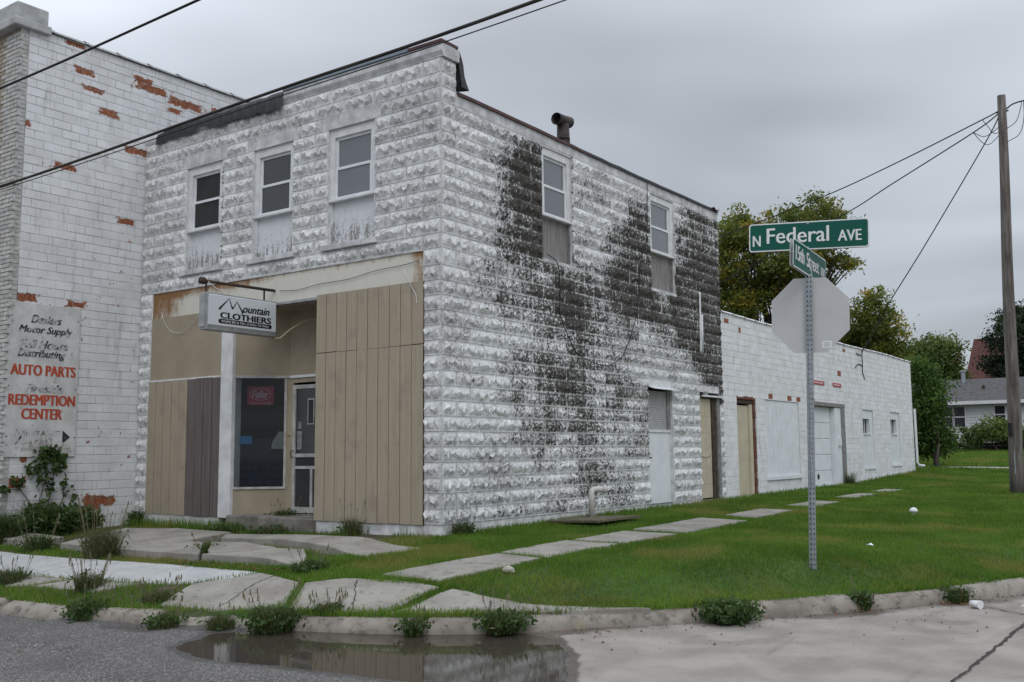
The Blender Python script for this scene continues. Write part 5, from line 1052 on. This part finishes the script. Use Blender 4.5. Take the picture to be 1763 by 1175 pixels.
# ------------------------------------------------------------------ grass
def blades(P, h, wd, rng, lean=.45):
    n = len(P); a = rng.random(n) * 2 * np.pi; ln = lean * rng.random(n) * h; b = rng.random(n) * np.pi * 2; w2 = (wd / 2)[:, None]
    side = np.c_[np.cos(a), np.sin(a), np.zeros(n)] * w2; bend = np.c_[np.cos(b) * ln, np.sin(b) * ln, np.zeros(n)]; up_ = np.c_[np.zeros(n), np.zeros(n), h]
    V = np.stack([P - side, P + side, P + bend * .35 + up_ * .6 + side * .7, P + bend * .35 + up_ * .6 - side * .7, P + bend + up_], 1).reshape(-1, 3); i = 5 * np.arange(n)[:, None]
    F_ = np.vstack([i + np.array([[0, 1, 2]]), i + np.array([[0, 2, 3]]), i + np.array([[3, 2, 4]])]); return V, F_
def slab_mask(x, y, grow):
    m = np.ones(len(x), bool)
    for P in ALLSLABS: m &= poly_sd(x, y, P) < grow
    return m
gr = np.random.default_rng(5); PTS = []; HH = []; WW = []; ALT = []
def sow(x0, x1, y0, y1, dens, hmin, hmax, wd, patch=None, slabs=True):
    n = int((x1 - x0) * (y1 - y0) * dens); x = x0 + (x1 - x0) * gr.random(n); y = y0 + (y1 - y0) * gr.random(n)
    csd = curb_sd(x, y); k = csd > .15 + .12 * (VN(x, y, 3) - .5); k &= ~((x < .03) & (x > -6.7) & (y > -.02) & (y < 24.1)); k &= ~((x < -6.6) & (y > -2.3))
    if patch is not None: k &= gr.random(n) < patch(x, y)
    x, y = x[k], y[k]
    if slabs: k = slab_mask(x, y, .22 * np.maximum(VN(x + 2, y, 2.3) - .46, 0) + .015); x, y = x[k], y[k]
    f = VN(x, y, .55, 3); h = (hmin + (hmax - hmin) * gr.random(len(x))) * (.75 + .5 * f) * (1 + .9 * np.exp(-np.abs(x) * 5) * (x > 0) * (y > 0))
    PTS.append(np.c_[x, y, zg(x, y) - .005]); HH.append(h); WW.append(np.full(len(x), wd)); dry = .7 * sstep(VN(x + 9, y, .9, 4), .55, .75); ALT.append(np.clip(dry * .75 + .18 * gr.random(len(x)) ** 3 * 2 + .5 * (gr.random(len(x)) < .04), 0, 1))
soil = lambda x, y: .25 + .75 * sstep(VN(x, y, 1.6), .30, .55)
sow(.0, 7.4, -3.6, 4, 3600, .025, .062, .0075, lambda x, y: .55 + .45 * sstep(VN(x, y, 2.1), .25, .45)); sow(.0, 7.5, 4, 11, 1800, .03, .07, .010); sow(0, 7.6, 11, 27, 700, .04, .08, .016); sow(-14, 12, 24.2, 54, 170, .06, .13, .035, lambda x, y: 1.0 * ~((y > 26.2) & (y < 27.4) & (x > -1.2) & (x < 10.8)))
edge = lambda x, y: np.maximum(sstep(VN(x + 3, y + 8, 1.4), .34, .54), .85 * sstep(-y, 3.85, 4.05) * (x < 1.2))
sow(-7.5, 3.6, -4.5, -2.5, 2600, .025, .065, .0085, edge); sow(-6.5, .9, -2.75, -.02, 1900, .03, .075, .0085, lambda x, y: sstep(VN(x + 1, y + 4, 1.1), .40, .62))
sow(-.2, 2.4, -3.0, -.02, 2500, .03, .07, .008, lambda x, y: sstep(x + .25 * (VN(x, y, 2) - .5) - .35 * (y + 1.2), .0, .55)); sow(-6.6, .2, -.35, .0, 1500, .05, .22, .008, lambda x, y: sstep(VN(x, y, 1.3), .42, .6))
n_ = 30000; ss = S[3] - 3 + 22 * gr.random(n_); Pc = np.array([np.interp(ss, S, CURB[:, 0]), np.interp(ss, S, CURB[:, 1])]).T; Pt = np.array([np.interp(ss + .05, S, CURB[:, 0]), np.interp(ss + .05, S, CURB[:, 1])]).T - Pc; Pt /= np.hypot(*Pt.T)[:, None]
dd_ = .13 + .30 * gr.random(n_) ** 1.4; Pc = Pc + np.c_[-Pt[:, 1], Pt[:, 0]] * dd_[:, None]; k = gr.random(n_) < sstep(VN(ss, 0 * ss + 3.3, .9, 3), .36, .56); k &= slab_mask(Pc[:, 0], Pc[:, 1], .06); Pc = Pc[k]
PTS.append(np.c_[Pc, zg(Pc[:, 0], Pc[:, 1]) - .005]); HH.append(.02 + .075 * gr.random(len(Pc)) ** 2); WW.append(np.full(len(Pc), .008)); ALT.append(np.clip(.25 * gr.random(len(Pc)) + .6 * (gr.random(len(Pc)) < .12), 0, 1))
P_ = np.vstack(PTS); H_ = np.concatenate(HH); W_g = np.concatenate(WW); A_ = np.concatenate(ALT); V, F_ = blades(P_, H_, W_g, gr)
tag(link('grass', fast('grass', V, F_, dict(tint=np.repeat(np.clip(.40 + .22 * gr.normal(size=len(P_)) + 1.5 * (VN(P_[:, 0], P_[:, 1], 1.5, 4) - .5), 0, 1), 5), alt=np.repeat(A_, 5))), 'grass'), 'green lawn grass with dry patches and grass in the paving joints', 'grass', None, 'stuff')
# weeds: bushy clumps with leaves, stems and seed heads
def weed(label, x, y, r, h, n, seed, seedy=0.0, leaf=.028, group=None, z_off=0.0, bushy=.5, alt=.12):
    if x > -1 and y < -.9: r *= 1.0; h *= .62
    if x < -6.2: r *= .85; h *= .85
    n = int(n * 1.15); bushy *= .8
    rng = np.random.default_rng(seed); z0 = zg1(x, y) if curb_sd([x], [y])[0] > .15 else float(zr(x, y)) + .02; z0 += z_off
    t = thing('weed_clump', label, 'weed', (x, y, z0), None, group or 'weed clumps in the paving and gutter')
    nb = int(n * (1 - bushy)); a = rng.random(nb) * 6.283; q = r * .55 * rng.random(nb) ** .6; P = np.c_[x + np.cos(a) * q, y + np.sin(a) * q, np.full(nb, z0 - .02)]; hh = h * (.45 + .6 * rng.random(nb)); V, F_ = blades(P, hh, np.full(nb, .0085), rng, .9)
    link('stems', fast('stems', V, F_, dict(tint=np.repeat(rng.random(nb), 5), alt=np.repeat((rng.random(nb) < alt + seedy * .3) * .8, 5))), 'weed', t)
    nl = int(n * bushy)
    if nl:
        d = rng.normal(size=(nl, 3)); d /= np.linalg.norm(d, axis=1)[:, None]; C_ = np.array([x, y, z0 + h * .36]) + d * (rng.random(nl) ** .5)[:, None] * np.array([r, r, h * .46]) * (.75 + .5 * rng.random(nl))[:, None]; V, F_ = leaf_quads(C_, leaf, rng); link('leaves', fast('leaves', V, F_, dict(tint=np.repeat(np.clip(.25 + .35 * d[:, 2] + .25 * rng.random(nl), 0, 1), 4), alt=np.repeat((rng.random(nl) < .04) * .7, 4))), 'weed', t)
    if seedy:
        m = MB()
        for i in range(int(14 * seedy)):
            a = rng.random() * 6.28; b = Vector((x + math.cos(a) * r * .4, y + math.sin(a) * r * .4, z0)); tp = b + Vector((math.cos(a) * r * .5 * rng.random(), math.sin(a) * r * .5, h * (1.1 + .6 * rng.random()))); m.tube([b, b + (tp - b) * .6, tp], [.0025, .002, .0018], 4); m.tube([tp - Vector((0, 0, .035)), tp, tp + Vector((0, 0, .02))], [.004, .0065, .002], 5)
        tag(m.build('seed_heads', 'straw', t), kind='stuff')
    return t
M['straw'] = simple('seed_head_straw', (.16, .145, .085), .9, .3, 20)
weed('big dark weed hanging over the curb at the far left', -.70, -4.48, .26, .42, 900, 1, .5); weed('low brownish weed in the broken curb length', .30, -4.34, .22, .26, 500, 2, .4, alt=.4); weed('yellowish grass tuft beside brown leaves in the broken curb', .85, -4.14, .20, .26, 420, 3, .3, bushy=.1, alt=.5)
weed('largest bushy weed in the gap left of the puddle', 1.32, -3.93, .30, .40, 1500, 4, .8); weed('small trailing weed in a curb joint by the puddle', 2.52, -3.42, .15, .26, 380, 5, .3); weed('leafy weed over the curb at the right end of the puddle', 3.10, -2.92, .27, .32, 1200, 6, .6)
weed('round dark weed on the curb below the stop sign lawn', 4.60, -1.56, .30, .36, 1700, 7, 0, leaf=.032, bushy=.85); weed('wispy weed in the curb joint right of the round weed', 5.42, -.32, .13, .22, 260, 8, .2, alt=.4); weed('grass tuft in the curb joint by the white cup', 6.10, .50, .17, .18, 420, 9, 0, alt=.25, bushy=.2)
weed('tall seeding weed at the forecourt step', -3.45, -2.62, .36, .46, 900, 10, 2.2, alt=.25, bushy=.25); weed('seeding weed left of the forecourt slab', -5.0, -2.60, .30, .30, 700, 11, .6, bushy=.4); weed('weed at the right corner of the forecourt step', .35, -2.6, .26, .26, 700, 12, .7, bushy=.45); weed('seeding grass tuft between two sidewalk slabs', 1.55, -3.48, .22, .20, 420, 13, 1.4, bushy=.2, alt=.3); weed('seeding grass tuft at the edge of the new white slab', -1.55, -3.95, .24, .24, 420, 14, 1.6, bushy=.2, alt=.3); weed('thin seeding grass before the new white slab', -.35, -3.95, .26, .24, 400, 15, 1.2, bushy=.15, alt=.3); weed('leafy patch in the forecourt joint', -2.15, -1.95, .30, .16, 700, 16, .3, bushy=.6); weed('grass tuft left of the seeding tuft before the white slab', -3.0, -4.0, .28, .22, 420, 17, 1.0, bushy=.2)
weed('weed growing on the stoop before the shop door', -3.3, .30, .28, .20, 420, 18, .5, z_off=.14, bushy=.5, alt=.3); weed('dark scrub before the stoop edge', -3.9, -.28, .40, .16, 600, 40, .2, bushy=.6, alt=.4); weed('dry scrub along the foot of the stoop', -2.9, -.30, .45, .17, 600, 41, .4, bushy=.5, alt=.5); weed('dead weed against the boarded shopfront', -1.45, -.16, .22, .30, 260, 19, .6, bushy=.3, alt=.7); weed('weed at the foot of the rear garage door post', .12, 16.7, .22, .42, 260, 20, .3, bushy=.3, alt=.5); weed('weed at the left foot of the block building', -6.42, -.14, .16, .36, 380, 22, .2, bushy=.7); weed('small weed at the foot of the corner block', .12, .3, .25, .24, 420, 23, .3, bushy=.2)
weed('broad dark weed thicket against the tile building', -6.30, -1.75, .48, .72, 2600, 31, .4, leaf=.05, bushy=.7); weed('grassy weed thicket at the far left edge', -6.25, -2.45, .42, .62, 1500, 32, .5, leaf=.04, bushy=.3); weed('leafy weed with big leaves right of the thicket', -6.38, -1.10, .34, .55, 1100, 33, 0, leaf=.06, bushy=.85)
# climbing vine
vn = thing('climbing_vine', 'dark green vine climbing the tile wall below the painted sign', 'vine', (XW + .05, -1.6, .0)); rng = np.random.default_rng(44); C_ = []
for cy_, cz_, ry_, rz_, k in ((-1.60, .98, .16, .10, 110), (-1.45, .82, .12, .16, 80), (-1.72, .72, .09, .18, 70), (-1.56, .45, .07, .14, 26), (-2.05, .55, .10, .09, 40), (-2.28, .45, .08, .06, 26), (-1.30, .50, .05, .14, 22), (-1.88, .78, .06, .10, 22), (-1.15, .30, .06, .14, 20)): C_.append(np.c_[XW + .05 + .07 * rng.random(k), cy_ + rng.normal(size=k) * ry_ * .6, cz_ + rng.normal(size=k) * rz_ * .6])
C_ = np.vstack(C_); V, F_ = leaf_quads(C_, .042, rng); V = V.reshape(-1, 4, 3); V[:, 1] = V.mean(1) + (V[:, 1] - V.mean(1)) * 1.7; V[:, 3] = V.mean(1) + (V[:, 3] - V.mean(1)) * 1.5; link('leaves', fast('leaves', V.reshape(-1, 3), F_, dict(tint=np.repeat(rng.random(len(C_)), 4), alt=np.zeros(4 * len(C_)))), 'weed', vn)
m = MB()
for p in ([(-1.7, -.1), (-1.68, .3), (-1.60, .6), (-1.58, .95)], [(-1.6, 0), (-1.5, .4), (-1.45, .8)], [(-1.8, .2), (-2.0, .45), (-2.3, .45)], [(-1.4, 0), (-1.3, .3), (-1.3, .6)]): m.tube([(XW + .03, a, b) for a, b in p], .006, 5)
m.build('vine_stem', 'bark', vn)
# fallen leaves and litter
rng = np.random.default_rng(9); C_ = []
for (x, y), k, s in (((-1.5, -2.68), 60, .5), ((-.3, -2.72), 70, .35), ((.7, -4.30), 26, .10), ((5.45, -.45), 26, .10), ((6.12, .35), 40, .14), ((2.35, -2.4), 8, .12), ((3.7, -2.5), 14, .4), ((5.2, -.9), 12, .5), ((-3.8, -2.7), 30, .8)): C_.append(np.array([x, y]) + rng.normal(size=(k, 2)) * np.array([s, min(s, .05) if y == -2.68 or y == -2.72 else s * .5]))
C_ = np.vstack(C_); zz = np.where(curb_sd(C_[:, 0], C_[:, 1]) > .2, zg(C_[:, 0], C_[:, 1]) + .035, zr(C_[:, 0], C_[:, 1]) + .02); V, F_ = leaf_quads(np.c_[C_, zz], .028, rng); V[:, 2] = np.repeat(zz, 4) + (V[:, 2] - np.repeat(zz, 4)) * .3
tag(link('fallen_leaves', fast('fallen_leaves', V, F_), 'dead_leaf'), 'brown fallen leaves gathered along the steps and curb', 'leaves', None, 'stuff')
rng = np.random.default_rng(77); n_ = 1500; ss = S[3] - 3 + 20 * rng.random(n_); Pc = np.array([np.interp(ss, S, CURB[:, 0]), np.interp(ss, S, CURB[:, 1])]).T; Pt = np.array([np.interp(ss + .05, S, CURB[:, 0]), np.interp(ss + .05, S, CURB[:, 1])]).T - Pc; Pt /= np.hypot(*Pt.T)[:, None]
Pc = Pc - np.c_[-Pt[:, 1], Pt[:, 0]] * (.02 + 1.5 * rng.random(n_) ** 3)[:, None]; Pc = Pc[np.maximum(poly_sd(Pc[:, 0], Pc[:, 1], PUD), poly_sd(Pc[:, 0], Pc[:, 1], PUD2)) < -.15]; sz = (.004 + .014 * rng.random(len(Pc)) ** 4)[:, None, None]
tet = np.array([(1, 0, -.3), (-.5, .9, -.3), (-.5, -.9, -.3), (.1, 0, .8)]); V = (np.c_[Pc, zr(Pc[:, 0], Pc[:, 1]) + .006][:, None, :] + tet[None] * sz * (.7 + .6 * rng.random((len(Pc), 4, 1)))).reshape(-1, 3); F_ = (4 * np.arange(len(Pc))[:, None, None] + np.array([(0, 1, 3), (1, 2, 3), (2, 0, 3)])[None]).reshape(-1, 3)
M['grit'] = simple('gutter_grit', (.13, .105, .085), .9, .5, 60); tag(link('gravel', fast('gravel', V, F_), 'grit'), 'loose grit and gravel washed along the gutter', 'gravel', None, 'stuff')
c_ = thing('crushed_cup', 'white paper cup lying in the gutter', 'litter', (6.30, .22, zr(6.3, .22))); c0 = Vector((6.25, .30, float(zr(6.3, .2)) + .04)); MB().tube([c0, c0 + Vector((.09, -.065, .0))], [.028, .038], 12).build('cup', 'litter', c_, smooth=True); MB().tube([c0 + Vector((.09, -.065, 0)), c0 + Vector((.095, -.068, 0))], .041, 12).build('rim', 'litter', c_)
c_ = thing('cleanout_cap', 'small white domed pipe cap standing in the lawn', 'pipe cap', (3.94, 7.66, zg1(3.94, 7.66))); zc_ = zg1(3.94, 7.66); MB().tube([(3.94, 7.66, zc_ - .05), (3.94, 7.66, zc_ + .05)], .04, 12).build('neck', 'litter', c_); MB().tube([(3.94, 7.66, zc_ + .05), (3.94, 7.66, zc_ + .08), (3.94, 7.66, zc_ + .11), (3.94, 7.66, zc_ + .125)], [.07, .068, .045, .01], 12).build('dome', 'litter', c_, smooth=True)
for x, y, s, lb_ in ((4.79, 2.15, .05, 'scrap of white paper on the lawn right of the sign post'), (6.7, .35, .04, 'white scrap of paper by the right edge of the gutter')):
    m = MB(); z0 = (zg1(x, y) if x < 6 else float(zr(x, y))) + .03; m.v = [(x - s, y, z0), (x, y - s * .6, z0 + .015), (x + s, y + .01, z0), (x + .01, y + s * .7, z0 + .03), (x, y, z0 + .02)]; m.f = [(0, 1, 4), (1, 2, 4), (2, 3, 4), (3, 0, 4)]; tag(m.build('paper_scrap', 'litter'), lb_, 'litter', 'paper scraps')
m = MB(); x, y = 2.34, -1.77; z0 = zg1(x, y) + .02; m.tube([(x - .07, y, z0), (x - .05, y, z0 + .015), (x, y, z0 + .03), (x + .05, y, z0 + .02), (x + .07, y, z0)], [.01, .03, .042, .03, .008], 9); tag(m.build('stone', 'stone_small'), 'pale stone at the edge of the lawn by the flag path', 'stone')
